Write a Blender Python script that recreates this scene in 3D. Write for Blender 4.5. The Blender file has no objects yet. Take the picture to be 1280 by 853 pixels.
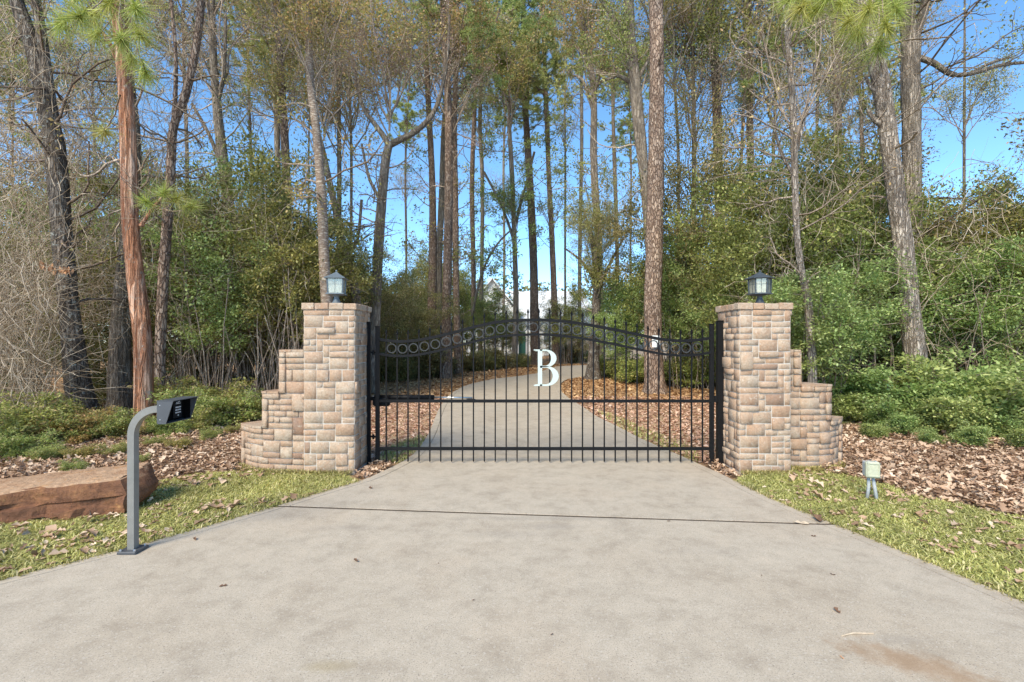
import bpy, bmesh, math, random
import numpy as np
from mathutils import Vector, Matrix, noise as mnoise

SC = bpy.context.scene
R = math.radians
rng = np.random.default_rng(7)
random.seed(7)

# ------------------------------------------------------------------ camera, world, sun, exposure
F = 600.0            # focal length in photograph pixels (1280 wide)
CH = 1.6             # eye height
cam_d = bpy.data.cameras.new('camera'); cam = bpy.data.objects.new('camera', cam_d)
SC.collection.objects.link(cam)
cam.location = (0, 0, CH); cam.rotation_euler = (R(90), 0, 0)
cam_d.sensor_width = 36.0; cam_d.lens = F / 1280 * 36.0
cam_d.clip_start = 0.05; cam_d.clip_end = 2000
SC.camera = cam

SUN_EL, SUN_AZ = R(42), R(207)      # azimuth clockwise from +Y: behind the camera, to the left
w = bpy.data.worlds.new('World'); SC.world = w; w.use_nodes = True
nt = w.node_tree; nt.nodes.clear()
wo = nt.nodes.new('ShaderNodeOutputWorld'); bg = nt.nodes.new('ShaderNodeBackground')
sky = nt.nodes.new('ShaderNodeTexSky'); sky.sky_type = 'NISHITA'; sky.sun_disc = False
sky.sun_elevation = SUN_EL; sky.sun_rotation = SUN_AZ
sky.air_density = 0.68; sky.dust_density = 0.0; sky.ozone_density = 1.5; sky.altitude = 1500
bg.inputs['Strength'].default_value = 0.142
hs = nt.nodes.new('ShaderNodeHueSaturation'); hs.inputs['Saturation'].default_value = 1.12; hs.inputs['Hue'].default_value = 0.49
nt.links.new(sky.outputs[0], hs.inputs['Color']); nt.links.new(hs.outputs[0], bg.inputs[0]); nt.links.new(bg.outputs[0], wo.inputs[0])
sd = bpy.data.lights.new('sun', 'SUN'); sun = bpy.data.objects.new('sun', sd); SC.collection.objects.link(sun)
sd.energy = 2.1; sd.angle = R(28); sd.color = (1.0, 0.89, 0.69)
sdir = Vector((math.sin(SUN_AZ) * math.cos(SUN_EL), math.cos(SUN_AZ) * math.cos(SUN_EL), math.sin(SUN_EL)))
sun.rotation_euler = (-sdir).to_track_quat('-Z', 'Y').to_euler()
SC.view_settings.view_transform = 'Standard'; SC.view_settings.look = 'None'
SC.view_settings.gamma = 1.0; SC.view_settings.exposure = 1.44
SC.cycles.max_bounces = 7; SC.cycles.diffuse_bounces = 5; SC.cycles.glossy_bounces = 2
SC.cycles.transmission_bounces = 4; SC.cycles.transparent_max_bounces = 4

# ------------------------------------------------------------------ helpers
def G(px, py, z=0.0):
    Y = F * (CH - z) / (py - 426.5)
    return Vector(((px - 640) * Y / F, Y, z))
def Wp(px, py, Y):
    return Vector(((px - 640) * Y / F, Y, CH - (py - 426.5) * Y / F))

def link(o, parent=None):
    SC.collection.objects.link(o)
    if parent is not None: o.parent = parent
    return o
def tag(o, label=None, cat=None, group=None, kind=None):
    if label: o['label'] = label
    if cat: o['category'] = cat
    if group: o['group'] = group
    if kind: o['kind'] = kind
    return o
def thing(name, label, cat, loc=(0, 0, 0), rz=0.0, group=None):
    o = bpy.data.objects.new(name, None); o.location = loc; o.rotation_euler = (0, 0, rz)
    o.empty_display_size = 0.2
    link(o); return tag(o, label, cat, group)
def mesh_np(name, V, Fq, mat, smooth=False):
    """V (n,3); Fq (m,k) constant-size faces"""
    V = np.asarray(V, dtype=np.float32); Fq = np.asarray(Fq, dtype=np.int32)
    m = bpy.data.meshes.new(name)
    k = Fq.shape[1]
    m.vertices.add(len(V)); m.vertices.foreach_set('co', V.ravel())
    m.loops.add(Fq.size); m.loops.foreach_set('vertex_index', Fq.ravel())
    m.polygons.add(len(Fq))
    m.polygons.foreach_set('loop_start', np.arange(0, Fq.size, k, dtype=np.int32))
    m.polygons.foreach_set('loop_total', np.full(len(Fq), k, dtype=np.int32))
    if smooth: m.polygons.foreach_set('use_smooth', np.ones(len(Fq), dtype=bool))
    m.update(calc_edges=True)
    if mat: m.materials.append(mat)
    return m
def mobj(name, mesh, parent=None, loc=(0, 0, 0)):
    o = bpy.data.objects.new(name, mesh); o.location = loc
    return link(o, parent)
def bm_obj(name, bm, mat, parent=None, loc=(0, 0, 0), smooth=False):
    m = bpy.data.meshes.new(name); bm.normal_update(); bm.to_mesh(m); bm.free()
    if mat: m.materials.append(mat)
    if smooth:
        for p in m.polygons: p.use_smooth = True
    return mobj(name, m, parent, loc)
def box(bm, x0, y0, z0, x1, y1, z1, bev=0.0):
    r = bmesh.ops.create_cube(bm, size=1.0)
    vs = r['verts']
    for v in vs:
        v.co = Vector(((x0 + x1) / 2 + v.co.x * (x1 - x0), (y0 + y1) / 2 + v.co.y * (y1 - y0), (z0 + z1) / 2 + v.co.z * (z1 - z0)))
    if bev > 0:
        es = list({e for v in vs for e in v.link_edges})
        bmesh.ops.bevel(bm, geom=es, offset=bev, segments=1, affect='EDGES')
def tube(bm, pts, rad, k=8, cap=True, square=False, up=None):
    """sweep along pts; rad scalar or list"""
    pts = [Vector(p) for p in pts]; n = len(pts)
    rings = []
    ref = Vector(up) if up else Vector((0.3, 0.9, 0.2)).normalized()
    for i, p in enumerate(pts):
        t = (pts[min(i + 1, n - 1)] - pts[max(i - 1, 0)]).normalized()
        a = ref - t * ref.dot(t)
        if a.length < 1e-4: a = t.orthogonal()
        a.normalize(); b = t.cross(a)
        if up is None: ref = a
        r = rad[i] if isinstance(rad, (list, tuple)) else rad
        off = math.pi / k if square else 0
        rr = r / math.cos(math.pi / k) if square else r
        rings.append([bm.verts.new(p + (a * math.cos(off + 2 * math.pi * j / k) + b * math.sin(off + 2 * math.pi * j / k)) * rr) for j in range(k)])
    for i in range(n - 1):
        for j in range(k):
            bm.faces.new((rings[i][j], rings[i][(j + 1) % k], rings[i + 1][(j + 1) % k], rings[i + 1][j]))
    if cap:
        bm.faces.new(rings[0][::-1]); bm.faces.new(rings[-1])
def prism(bm, poly, z0, z1):
    lo = [bm.verts.new((p[0], p[1], z0)) for p in poly]; hi = [bm.verts.new((p[0], p[1], z1)) for p in poly]
    n = len(poly)
    for i in range(n):
        bm.faces.new((lo[i], lo[(i + 1) % n], hi[(i + 1) % n], hi[i]))
    f = bm.faces.new(hi); g = bm.faces.new(lo[::-1])
    bmesh.ops.triangulate(bm, faces=[f, g])
    bmesh.ops.recalc_face_normals(bm, faces=bm.faces[:])
def lathe(bm, prof, k=12, c=(0, 0)):
    rings = []
    for r, z in prof:
        rings.append([bm.verts.new((c[0] + r * math.cos(2 * math.pi * (j + .5) / k), c[1] + r * math.sin(2 * math.pi * (j + .5) / k), z)) for j in range(k)])
    for i in range(len(prof) - 1):
        for j in range(k):
            bm.faces.new((rings[i][j], rings[i][(j + 1) % k], rings[i + 1][(j + 1) % k], rings[i + 1][j]))
    bm.faces.new(rings[0][::-1]); bm.faces.new(rings[-1])

# ------------------------------------------------------------------ node helpers
class NT:
    def __init__(s, name):
        s.m = bpy.data.materials.new(name); s.m.use_nodes = True
        s.t = s.m.node_tree; s.t.nodes.clear()
        s.out = s.n('ShaderNodeOutputMaterial')
    def n(s, t, **kw):
        x = s.t.nodes.new(t)
        for k, v in kw.items():
            if k.startswith('i_'):
                x.inputs[k[2:].replace('_', ' ')].default_value = v
            else: setattr(x, k, v)
        return x
    def l(s, a, b): s.t.links.new(a, b)
    def coords(s, kind='Object', scale=(1, 1, 1), world=False):
        if world:
            g = s.n('ShaderNodeNewGeometry'); o = g.outputs['Position']
        else:
            c = s.n('ShaderNodeTexCoord'); o = c.outputs[kind]
        mp = s.n('ShaderNodeMapping'); mp.inputs['Scale'].default_value = scale
        s.l(o, mp.inputs[0]); return mp.outputs[0]
    def noise(s, vec, scale, detail=5, rough=0.55, dist=0.0):
        x = s.n('ShaderNodeTexNoise'); x.inputs['Scale'].default_value = scale; x.inputs['Detail'].default_value = detail
        x.inputs['Roughness'].default_value = rough; x.inputs['Distortion'].default_value = dist
        s.l(vec, x.inputs['Vector']); return x.outputs['Fac']
    def voro(s, vec, scale, feature='F1', out='Distance', rand=1.0):
        x = s.n('ShaderNodeTexVoronoi'); x.feature = feature; x.inputs['Scale'].default_value = scale
        x.inputs['Randomness'].default_value = rand
        s.l(vec, x.inputs['Vector']); return x.outputs[out]
    def ramp(s, fac, stops, interp='LINEAR'):
        x = s.n('ShaderNodeValToRGB'); cr = x.color_ramp; cr.interpolation = interp
        while len(cr.elements) < len(stops): cr.elements.new(0.5)
        for e, (p, c) in zip(cr.elements, stops):
            e.position = p; e.color = (c[0], c[1], c[2], 1) if not isinstance(c, (int, float)) else (c, c, c, 1)
        s.l(fac, x.inputs[0]); return x.outputs[0]
    def mix(s, fac, a, b, mode='MIX'):
        x = s.n('ShaderNodeMix'); x.data_type = 'RGBA'; x.blend_type = mode
        for v, i in ((fac, 0), (a, 6), (b, 7)):
            if hasattr(v, 'links') or isinstance(v, bpy.types.NodeSocket): s.l(v, x.inputs[i])
            else: x.inputs[i].default_value = v if i == 0 else (v[0], v[1], v[2], 1)
        return x.outputs[2]
    def math(s, op, a, b=None):
        x = s.n('ShaderNodeMath'); x.operation = op
        for i, v in enumerate((a, b)):
            if v is None: continue
            if isinstance(v, bpy.types.NodeSocket): s.l(v, x.inputs[i])
            else: x.inputs[i].default_value = v
        return x.outputs[0]
    def bsdf(s, col, rough=0.8, bump=None, bstr=0.5, bdist=0.02, metal=0.0, spec=0.3, coat=0):
        b = s.n('ShaderNodeBsdfPrincipled'); b.inputs['Metallic'].default_value = metal
        b.inputs['Specular IOR Level'].default_value = spec
        if isinstance(rough, bpy.types.NodeSocket): s.l(rough, b.inputs['Roughness'])
        else: b.inputs['Roughness'].default_value = rough
        if isinstance(col, bpy.types.NodeSocket): s.l(col, b.inputs['Base Color'])
        else: b.inputs['Base Color'].default_value = (col[0], col[1], col[2], 1)
        if bump is not None:
            bp = s.n('ShaderNodeBump'); bp.inputs['Strength'].default_value = bstr; bp.inputs['Distance'].default_value = bdist
            s.l(bump, bp.inputs['Height']); s.l(bp.outputs[0], b.inputs['Normal'])
        s.l(b.outputs[0], s.out.inputs[0]); return b
def orand(s):
    return s.n('ShaderNodeObjectInfo').outputs['Random']
def irand(s):
    return s.n('ShaderNodeNewGeometry').outputs['Random Per Island']

def leaf_mat(name, stops, trans=0.45, clump=1.2):
    s = NT(name)
    c = s.ramp(irand(s), stops)
    n = s.noise(s.coords('Object'), clump, 2)
    c = s.mix(s.ramp(n, [(0.35, 0.0), (0.7, 1.0)]), c, tuple(x * 0.62 for x in stops[0][1]), 'MIX') if False else c
    hv = s.n('ShaderNodeHueSaturation')
    a = s.math('MULTIPLY_ADD', orand(s)); a.node.inputs[1].default_value = 0.05; a.node.inputs[2].default_value = 0.475
    v = s.math('MULTIPLY_ADD', n); v.node.inputs[1].default_value = 1.15; v.node.inputs[2].default_value = 0.56
    s.l(a, hv.inputs['Hue']); s.l(v, hv.inputs['Value']); s.l(c, hv.inputs['Color']); hv.inputs['Saturation'].default_value = 1.0
    d = s.n('ShaderNodeBsdfDiffuse'); t = s.n('ShaderNodeBsdfTranslucent'); g = s.n('ShaderNodeBsdfGlossy')
    g.inputs['Roughness'].default_value = 0.5
    s.l(hv.outputs[0], d.inputs[0]); s.l(hv.outputs[0], t.inputs[0]); g.inputs[0].default_value = (.8, .8, .8, 1)
    mx = s.n('ShaderNodeMixShader'); mx.inputs[0].default_value = trans
    s.l(d.outputs[0], mx.inputs[1]); s.l(t.outputs[0], mx.inputs[2])
    m2 = s.n('ShaderNodeMixShader'); m2.inputs[0].default_value = 0.035
    s.l(mx.outputs[0], m2.inputs[1]); s.l(g.outputs[0], m2.inputs[2])
    s.l(m2.outputs[0], s.out.inputs[0])
    return s.m
def plain(name, col, rough=0.6, metal=0.0, spec=0.4, var=0.15, scale=20, bstr=0.0):
    s = NT(name); v = s.coords('Object')
    n = s.noise(v, scale, 4)
    c = s.ramp(n, [(0.25, tuple(x * (1 - var) for x in col)), (0.75, tuple(min(1, x * (1 + var)) for x in col))])
    s.bsdf(c, rough, n if bstr else None, bstr, 0.01, metal, spec)
    return s.m

M = {}
# barks -------------------------------------------------------------
def bark(name, dark, mid, light, sx=14, sz=3.0, plates=True, lichen=None, bump=0.9, bdist=0.04, crack=.16):
    s = NT(name)
    base = s.coords('Object', (sx, sx, sz))
    dn = s.n('ShaderNodeTexNoise'); dn.inputs['Scale'].default_value = .9; dn.inputs['Detail'].default_value = 4; s.l(base, dn.inputs['Vector'])
    off = s.n('ShaderNodeVectorMath'); off.operation = 'MULTIPLY_ADD'; s.l(dn.outputs['Color'], off.inputs[0]); off.inputs[1].default_value = (1.6, 1.6, 1.6); s.l(base, off.inputs[2])
    v = off.outputs[0]
    vd = s.voro(v, 1.0, 'DISTANCE_TO_EDGE'); vc = s.voro(v, 1.0, 'F1', 'Color')
    sc_ = s.n('ShaderNodeSeparateColor'); s.l(vc, sc_.inputs[0])
    fine = s.noise(s.coords('Object', (sx * 3, sx * 3, sz * 2)), 1.0, 6, .7)
    big = s.noise(s.coords('Object', (1, 1, .5)), 2.2, 4)
    groove = s.ramp(vd, [(0.0, 0.0), (crack, 1.0)])
    tone = s.math('ADD', s.math('MULTIPLY', sc_.outputs[0], .55), s.math('MULTIPLY', fine, .6))
    c = s.ramp(tone, [(.22, tuple(x * .8 for x in mid)), (.5, mid), (.85, light)])
    if plates is False:
        g2 = s.ramp(s.noise(s.coords('Object', (sx * 2.2, sx * 2.2, sz * .5)), 1.0, 5, .65, .6), [(.36, 0.0), (.52, 1.0)])
        groove = s.math('MULTIPLY', s.math('MULTIPLY_ADD', groove), g2); groove.node.inputs[0].links[0].from_node.inputs[1].default_value = .6; groove.node.inputs[0].links[0].from_node.inputs[2].default_value = .4
    c = s.mix(groove, dark, c)
    c = s.mix(1.0, c, s.ramp(big, [(0.3, (.72, .72, .76)), (0.7, (1.2, 1.15, 1.1))]), 'MULTIPLY')
    if lichen:
        ln = s.noise(s.coords('Object', (1, 1, 1)), 8, 6, 0.75)
        c = s.mix(s.ramp(ln, [(0.57, 0.0), (0.63, .9)]), c, lichen)
    rv = s.n('ShaderNodeHueSaturation'); a = s.math('MULTIPLY_ADD', orand(s)); a.node.inputs[1].default_value = 0.4; a.node.inputs[2].default_value = 0.8
    s.l(a, rv.inputs['Value']); s.l(c, rv.inputs['Color'])
    h = s.math('ADD', groove, s.math('MULTIPLY', fine, .5))
    s.bsdf(rv.outputs[0], 0.9, h, bump, bdist, spec=0.12)
    return s.m
M['bark_pine'] = bark('pine_bark', (.15, .10, .075), (.29, .21, .16), (.43, .34, .27), 17, 6)
M['bark_gray'] = bark('gray_bark', (.14, .115, .09), (.32, .27, .215), (.50, .43, .35), 20, 4, False)
M['bark_lichen'] = bark('dark_lichen_bark', (.06, .05, .042), (.20, .165, .135), (.38, .33, .275), 17, 5, False, (.50, .50, .45))
M['bark_orange'] = bark('orange_peeling_bark', (.22, .09, .05), (.56, .28, .165), (.64, .43, .31), 10, 1.3, False, (.42, .33, .27), 1.0, .05)
M['bark_pale'] = bark('pale_bark', (.24, .17, .125), (.50, .42, .34), (.66, .58, .48), 7, 26, True, (.36, .29, .24), 0.5, 0.02, .3)
M['bark_palegray'] = bark('pale_furrowed_bark', (.17, .135, .105), (.45, .385, .32), (.64, .57, .49), 17, 6, False, None, 1.0, .05)
M['twig'] = bark('twig_bark', (.17, .13, .10), (.36, .29, .225), (.54, .46, .37), 30, 8, True, None, 0.2, 0.005)
M['twig_dark'] = bark('dark_twig_bark', (.085, .065, .05), (.18, .14, .11), (.30, .24, .195), 30, 8, True, None, 0.2, 0.005)
s = NT('vine_stem'); c = s.ramp(irand(s), [(0, (.18, .13, .085)), (.5, (.40, .31, .215)), (1, (.60, .50, .39))]); s.bsdf(c, .85, spec=.15); M['vine'] = s.m
# foliage ----------------------------------------------------------
M['leaf_yaupon'] = leaf_mat('yaupon_leaf', [(0, (0.111, 0.121, 0.035)), (0.4, (0.222, 0.242, 0.065)), (0.75, (0.37, 0.385, 0.107)), (1, (0.562, 0.528, 0.19))])
M['leaf_bright'] = leaf_mat('bright_leaf', [(0, (0.131, 0.175, 0.053)), (0.45, (0.263, 0.349, 0.105)), (0.8, (0.434, 0.532, 0.184)), (1, (0.63, 0.7, 0.302))])
M['leaf_olive'] = leaf_mat('olive_leaf', [(0, (0.113, 0.112, 0.042)), (0.5, (0.252, 0.244, 0.084)), (0.85, (0.403, 0.356, 0.144)), (1, (0.529, 0.409, 0.204))])
M['leaf_dark'] = leaf_mat('dark_leaf', [(0, (0.07, 0.084, 0.034)), (0.5, (0.187, 0.205, 0.074)), (1, (0.398, 0.387, 0.146))])
M['leaf_sparse'] = leaf_mat('sparse_autumn_leaf', [(0, (0.193, 0.19, 0.046)), (0.5, (0.362, 0.333, 0.102)), (0.8, (0.507, 0.391, 0.147)), (1, (0.628, 0.391, 0.184))])
M['leaf_pinkish'] = leaf_mat('dry_leaf_on_twig', [(0, (.20, .12, .08)), (.5, (.38, .27, .19)), (1, (.55, .45, .34))])
M['needle'] = leaf_mat('pine_needle', [(0, (0.16, 0.189, 0.058)), (0.5, (0.334, 0.377, 0.116)), (1, (0.58, 0.58, 0.217))], .25)
M['needle_near'] = leaf_mat('near_pine_needle', [(0, (0.24, 0.26, 0.05)), (0.5, (0.42, 0.44, 0.1)), (1, (0.62, 0.6, 0.22))], .35)
M['litter'] = leaf_mat('fallen_leaf', [(0, (0.17, 0.105, 0.06)), (0.25, (0.32, 0.205, 0.125)), (0.55, (0.45, 0.31, 0.2)), (0.82, (0.55, 0.41, 0.28)), (1, (0.66, 0.53, 0.39))], .1, 3)
M['litter_sun_tint'] = leaf_mat('tan_leaf_straw_sun_tint', [(0, (.26, .16, .09)), (.4, (.48, .33, .20)), (.75, (.62, .46, .30)), (1, (.74, .60, .44))], .1, 3)  # tan leaves and straw, colour lightened to stand for sunlight behind the gate
M['leaf_low'] = leaf_mat('low_bush_leaf', [(0, (0.14, 0.16, 0.045)), (0.4, (0.29, 0.33, 0.09)), (0.8, (0.46, 0.48, 0.15)), (1, (0.62, 0.5, 0.25))])
M['straw'] = leaf_mat('pine_straw', [(0, (0.2, 0.1, 0.05)), (0.5, (0.4, 0.23, 0.12)), (1, (0.58, 0.38, 0.21))], .1, 3)
M['grass'] = leaf_mat('lawn_grass', [(0, (0.19, 0.19, 0.055)), (0.35, (0.37, 0.37, 0.11)), (0.7, (0.54, 0.51, 0.19)), (1, (0.66, 0.57, 0.31))], .3, 1.6)

# stone ------------------------------------------------------------
s = NT('sandstone'); v = s.coords('Object')
g = s.n('ShaderNodeNewGeometry'); mp = s.n('ShaderNodeMapping'); s.l(g.outputs['Position'], mp.inputs[0])
n1 = s.noise(mp.outputs[0], 11, 6, .65, .6); n2 = s.noise(mp.outputs[0], 42, 7, .75)
base = s.ramp(orand(s), [(0, (.46, .32, .225)), (.2, (.50, .365, .27)), (.4, (.52, .40, .30)), (.55, (.47, .355, .265)), (.7, (.53, .425, .33)), (.85, (.50, .35, .25)), (.96, (.41, .29, .215)), (1, (.28, .19, .145))])
c = s.mix(s.ramp(n1, [(.45, 0.0), (.66, .5)]), base, (.44, .25, .15))
c = s.mix(s.ramp(n1, [(.25, .6), (.42, 0.0)]), c, (.54, .475, .40))
c = s.mix(s.ramp(s.noise(mp.outputs[0], 24, 4, .6), [(.60, 0.0), (.68, .55)]), c, (.62, .56, .48))
c = s.mix(1.0, c, s.ramp(n2, [(.32, (.68, .665, .64)), (.6, (1.03, 1.02, 1.0))]), 'MULTIPLY')
hh = s.math('ADD', s.math('MULTIPLY', n1, .3), n2)
s.bsdf(c, .9, hh, .9, .012, spec=.15); M['stone'] = s.m
s = NT('mortar'); n = s.noise(s.coords('Object'), 45, 5); s.bsdf(s.ramp(n, [(.3, (.46, .415, .36)), (.7, (.58, .535, .475))]), .95, n, .5, .01); M['mortar'] = s.m
# concrete ---------------------------------------------------------
s = NT('concrete'); v = s.coords(world=True)
a = s.noise(v, .55, 5, .6, .3); b_ = s.noise(v, 3.5, 7, .65); sp = s.voro(v, 48, 'F1'); fine = s.noise(v, 130, 3, .7)
c = s.ramp(a, [(.3, (.465, .39, .30)), (.5, (.50, .43, .34)), (.7, (.48, .395, .30))])
c = s.mix(1.0, c, s.ramp(b_, [(.25, (.74, .72, .70)), (.5, (1, 1, 1)), (.75, (1.09, 1.08, 1.07))]), 'MULTIPLY')
st = s.noise(s.coords(world=True, scale=(1, 2.6, 1)), 1.6, 6, .7)
g3 = s.noise(v, 11, 6, .75, .5)
c = s.mix(1.0, c, s.ramp(g3, [(.3, (.86, .85, .84)), (.5, (1, 1, 1)), (.68, (1.07, 1.065, 1.06))]), 'MULTIPLY')
c = s.mix(s.ramp(st, [(.55, 0.0), (.78, .32)]), c, (.30, .245, .175))
c = s.mix(s.ramp(fine, [(.34, .75), (.5, 0.0)]), c, (.24, .21, .18))
c = s.mix(s.ramp(s.noise(v, 60, 2, .5), [(.58, 0.0), (.72, .5)]), c, (.62, .57, .50))
rn = s.noise(v, 14, 3, .6)
pit = s.math('MULTIPLY', s.ramp(sp, [(.10, 1.0), (.18, 0.0)]), s.ramp(rn, [(.47, 0.0), (.56, 1.0)]))
c = s.mix(s.math('MULTIPLY', pit, .8), c, (.13, .115, .10))
# rust stain on the slab
def blob(s, v, cx, cy, rx, ry, rot, nsc=6, amp=.5):
    mp = s.n('ShaderNodeMapping'); mp.vector_type = 'TEXTURE'
    mp.inputs['Location'].default_value = (cx, cy, 0); mp.inputs['Rotation'].default_value = (0, 0, rot); mp.inputs['Scale'].default_value = (rx, ry, 50)
    s.l(v, mp.inputs[0]); ln = s.n('ShaderNodeVectorMath'); ln.operation = 'LENGTH'; s.l(mp.outputs[0], ln.inputs[0])
    n = s.noise(v, nsc, 5, .65)
    t = s.math('ADD', ln.outputs['Value'], s.math('MULTIPLY', s.math('SUBTRACT', n, .5), amp * 2))
    return s.ramp(t, [(.3, 1.0), (1.0, 0.0)])
P1 = G(1150, 832)
c = s.mix(s.math('MULTIPLY', blob(s, v, P1.x, P1.y, .42, .15, R(-32), 11, .95), .5), c, (.33, .185, .085))
P2 = G(410, 833); c = s.mix(s.math('MULTIPLY', blob(s, v, P2.x, P2.y, .16, .06, 0), .35), c, (.30, .23, .10))
for (qx, qy, rx, ry, k) in ((690, 658, .35, .10, .3), (640, 668, .5, .1, .2), (1120, 800, .25, .05, .25), (690, 648, 1.1, .07, .3), (420, 660, .5, .08, .2), (880, 690, .5, .1, .15)):
    p = G(qx, qy); c = s.mix(s.math('MULTIPLY', blob(s, v, p.x, p.y, rx, ry, 0), k), c, (.28, .25, .22))
bh = s.math('ADD', s.math('MULTIPLY', b_, .6), s.math('SUBTRACT', s.math('MULTIPLY', fine, .5), pit))
s.bsdf(c, .88, bh, .35, .008, spec=.2); M['concrete'] = s.m
s = NT('joint_dirt'); n = s.noise(s.coords(world=True), 40, 4); s.bsdf(s.ramp(n, [(.3, (.045, .034, .026)), (.7, (.12, .09, .065))]), .95); M['joint'] = s.m
# ground -----------------------------------------------------------
s = NT('forest_floor'); v = s.coords(world=True)
n1 = s.noise(v, 9, 7, .7, .5); n2 = s.noise(v, .5, 4); vo = s.voro(v, 22, 'F1', 'Color')
c = s.ramp(n1, [(.3, (.14, .09, .055)), (.5, (.32, .21, .13)), (.72, (.48, .34, .22))])
c = s.mix(.35, c, s.ramp(s.n('ShaderNodeSeparateColor').outputs[0] if False else n1, [(.3, (.12, .07, .04)), (.7, (.38, .22, .13))]))
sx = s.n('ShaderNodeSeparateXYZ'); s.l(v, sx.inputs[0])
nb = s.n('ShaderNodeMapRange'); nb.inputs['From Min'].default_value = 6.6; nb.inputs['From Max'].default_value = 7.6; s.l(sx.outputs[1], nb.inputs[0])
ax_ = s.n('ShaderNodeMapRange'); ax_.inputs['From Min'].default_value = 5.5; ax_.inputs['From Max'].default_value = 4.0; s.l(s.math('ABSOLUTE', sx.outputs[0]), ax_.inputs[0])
c = s.mix(s.math('MULTIPLY', nb.outputs[0], ax_.outputs[0]), c, s.ramp(n1, [(.3, (.30, .20, .12)), (.55, (.50, .36, .22)), (.75, (.60, .46, .31))]))  # tan floor behind the gate, sunlight painted in as a brighter colour
far = s.math('ADD', sx.outputs[1], s.math('MULTIPLY', n2, 6))
fr = s.n('ShaderNodeMapRange'); fr.inputs['From Min'].default_value = 15; fr.inputs['From Max'].default_value = 20; s.l(far, fr.inputs[0])
c = s.mix(fr.outputs[0], c, s.ramp(n1, [(.3, (.26, .145, .075)), (.55, (.46, .28, .155)), (.75, (.57, .38, .225))]))
s.bsdf(c, .95, n1, .8, .04, spec=.1); M['ground'] = s.m
s = NT('lawn_thatch'); v = s.coords(world=True); n1 = s.noise(v, 26, 7, .7); n2 = s.noise(v, 1.5, 3)
c = s.ramp(n1, [(.3, (.07, .065, .02)), (.5, (.17, .17, .05)), (.72, (.30, .28, .11))])
c = s.mix(s.ramp(n2, [(.5, 0.0), (.7, .5)]), c, (.22, .16, .085))
s.bsdf(c, .95, n1, .8, .02, spec=.1); M['thatch'] = s.m
# metals etc -------------------------------------------------------
M['black'] = plain('black_painted_iron', (.009, .009, .010), .55, 0, .16, .3, 30, .05)
M['ring_gray'] = plain('dusty_gray_iron', (.045, .048, .05), .55, 0, .25)
M['letter'] = plain('pale_mint_paint', (.50, .57, .53), .5, 0, .4, .04, 15)
M['silver'] = plain('galvanised_rod', (.62, .64, .66), .3, .9, .5, .05)
M['postgray'] = plain('gray_powder_coat', (.23, .225, .21), .5, .25, .5, .12, 12, .03)
M['hood'] = plain('dark_gray_powder_coat', (.075, .08, .09), .48, .1, .5, .12, 12)
M['hood_in'] = plain('black_hood_lining', (.006, .006, .006), .95, 0, .05)
M['pad'] = plain('keypad_plastic', (.012, .013, .015), .6, 0, .15)
M['btn'] = plain('keypad_silver_button', (.55, .57, .6), .4, .2)
M['lamp_metal'] = plain('lantern_metal', (.07, .085, .10), .5, .3, .5, .15, 25, .05)
M['lamp_metal2'] = plain('lantern_weathered_metal', (.15, .18, .20), .5, .3, .5, .15, 25, .05)
M['cream'] = plain('cream_plastic', (.47, .48, .36), .6, 0, .3, .15, 45)
M['graybox'] = plain('gray_pvc', (.40, .42, .43), .6, 0, .3, .15, 40)
M['notice'] = plain('white_notice_board', (.80, .84, .85), .6)
M['notice_ink'] = plain('notice_print', (.22, .28, .33), .7)
s = NT('lantern_glass')
gl = s.n('ShaderNodeBsdfGlossy'); gl.inputs['Roughness'].default_value = .08; tr = s.n('ShaderNodeBsdfTransparent'); tr.inputs[0].default_value = (.9, .9, .85, 1)
df = s.n('ShaderNodeBsdfTranslucent'); df.inputs[0].default_value = (.86, .84, .74, 1); dd = s.n('ShaderNodeBsdfDiffuse'); dd.inputs[0].default_value = (.66, .64, .55, 1)
nn = s.noise(s.coords('Object', (1, 1, .25)), 60, 3)
m0 = s.n('ShaderNodeMixShader'); m0.inputs[0].default_value = .5; s.l(df.outputs[0], m0.inputs[1]); s.l(dd.outputs[0], m0.inputs[2])
m1 = s.n('ShaderNodeMixShader'); s.l(s.ramp(nn, [(.35, .3), (.65, .75)]), m1.inputs[0]); s.l(tr.outputs[0], m1.inputs[1]); s.l(m0.outputs[0], m1.inputs[2])
m2 = s.n('ShaderNodeMixShader'); m2.inputs[0].default_value = .12; s.l(m1.outputs[0], m2.inputs[1]); s.l(gl.outputs[0], m2.inputs[2]); s.l(m2.outputs[0], s.out.inputs[0])
M['glass'] = s.m
M['bulb'] = plain('bulb_white', (.8, .8, .74), .4)
s = NT('red_sandstone_boulder'); v = s.coords('Object')
n1 = s.noise(v, 4.5, 8, .7, .2); n2 = s.noise(v, 22, 6, .7)
c = s.ramp(n1, [(.3, (.12, .06, .038)), (.5, (.20, .095, .055)), (.62, (.29, .14, .07)), (.72, (.48, .28, .12))])
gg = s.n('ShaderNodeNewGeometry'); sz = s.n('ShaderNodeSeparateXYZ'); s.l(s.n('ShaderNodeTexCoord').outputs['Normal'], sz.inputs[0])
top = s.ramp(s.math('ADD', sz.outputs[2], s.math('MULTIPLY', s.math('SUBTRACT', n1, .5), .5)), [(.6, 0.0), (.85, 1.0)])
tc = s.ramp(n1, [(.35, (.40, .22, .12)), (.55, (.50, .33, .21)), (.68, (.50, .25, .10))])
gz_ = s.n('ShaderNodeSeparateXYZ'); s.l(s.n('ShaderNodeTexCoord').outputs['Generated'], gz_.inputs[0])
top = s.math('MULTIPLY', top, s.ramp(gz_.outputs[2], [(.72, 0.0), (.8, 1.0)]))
c = s.mix(top, c, tc)      # upward faces near the top take a paler tone
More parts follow.
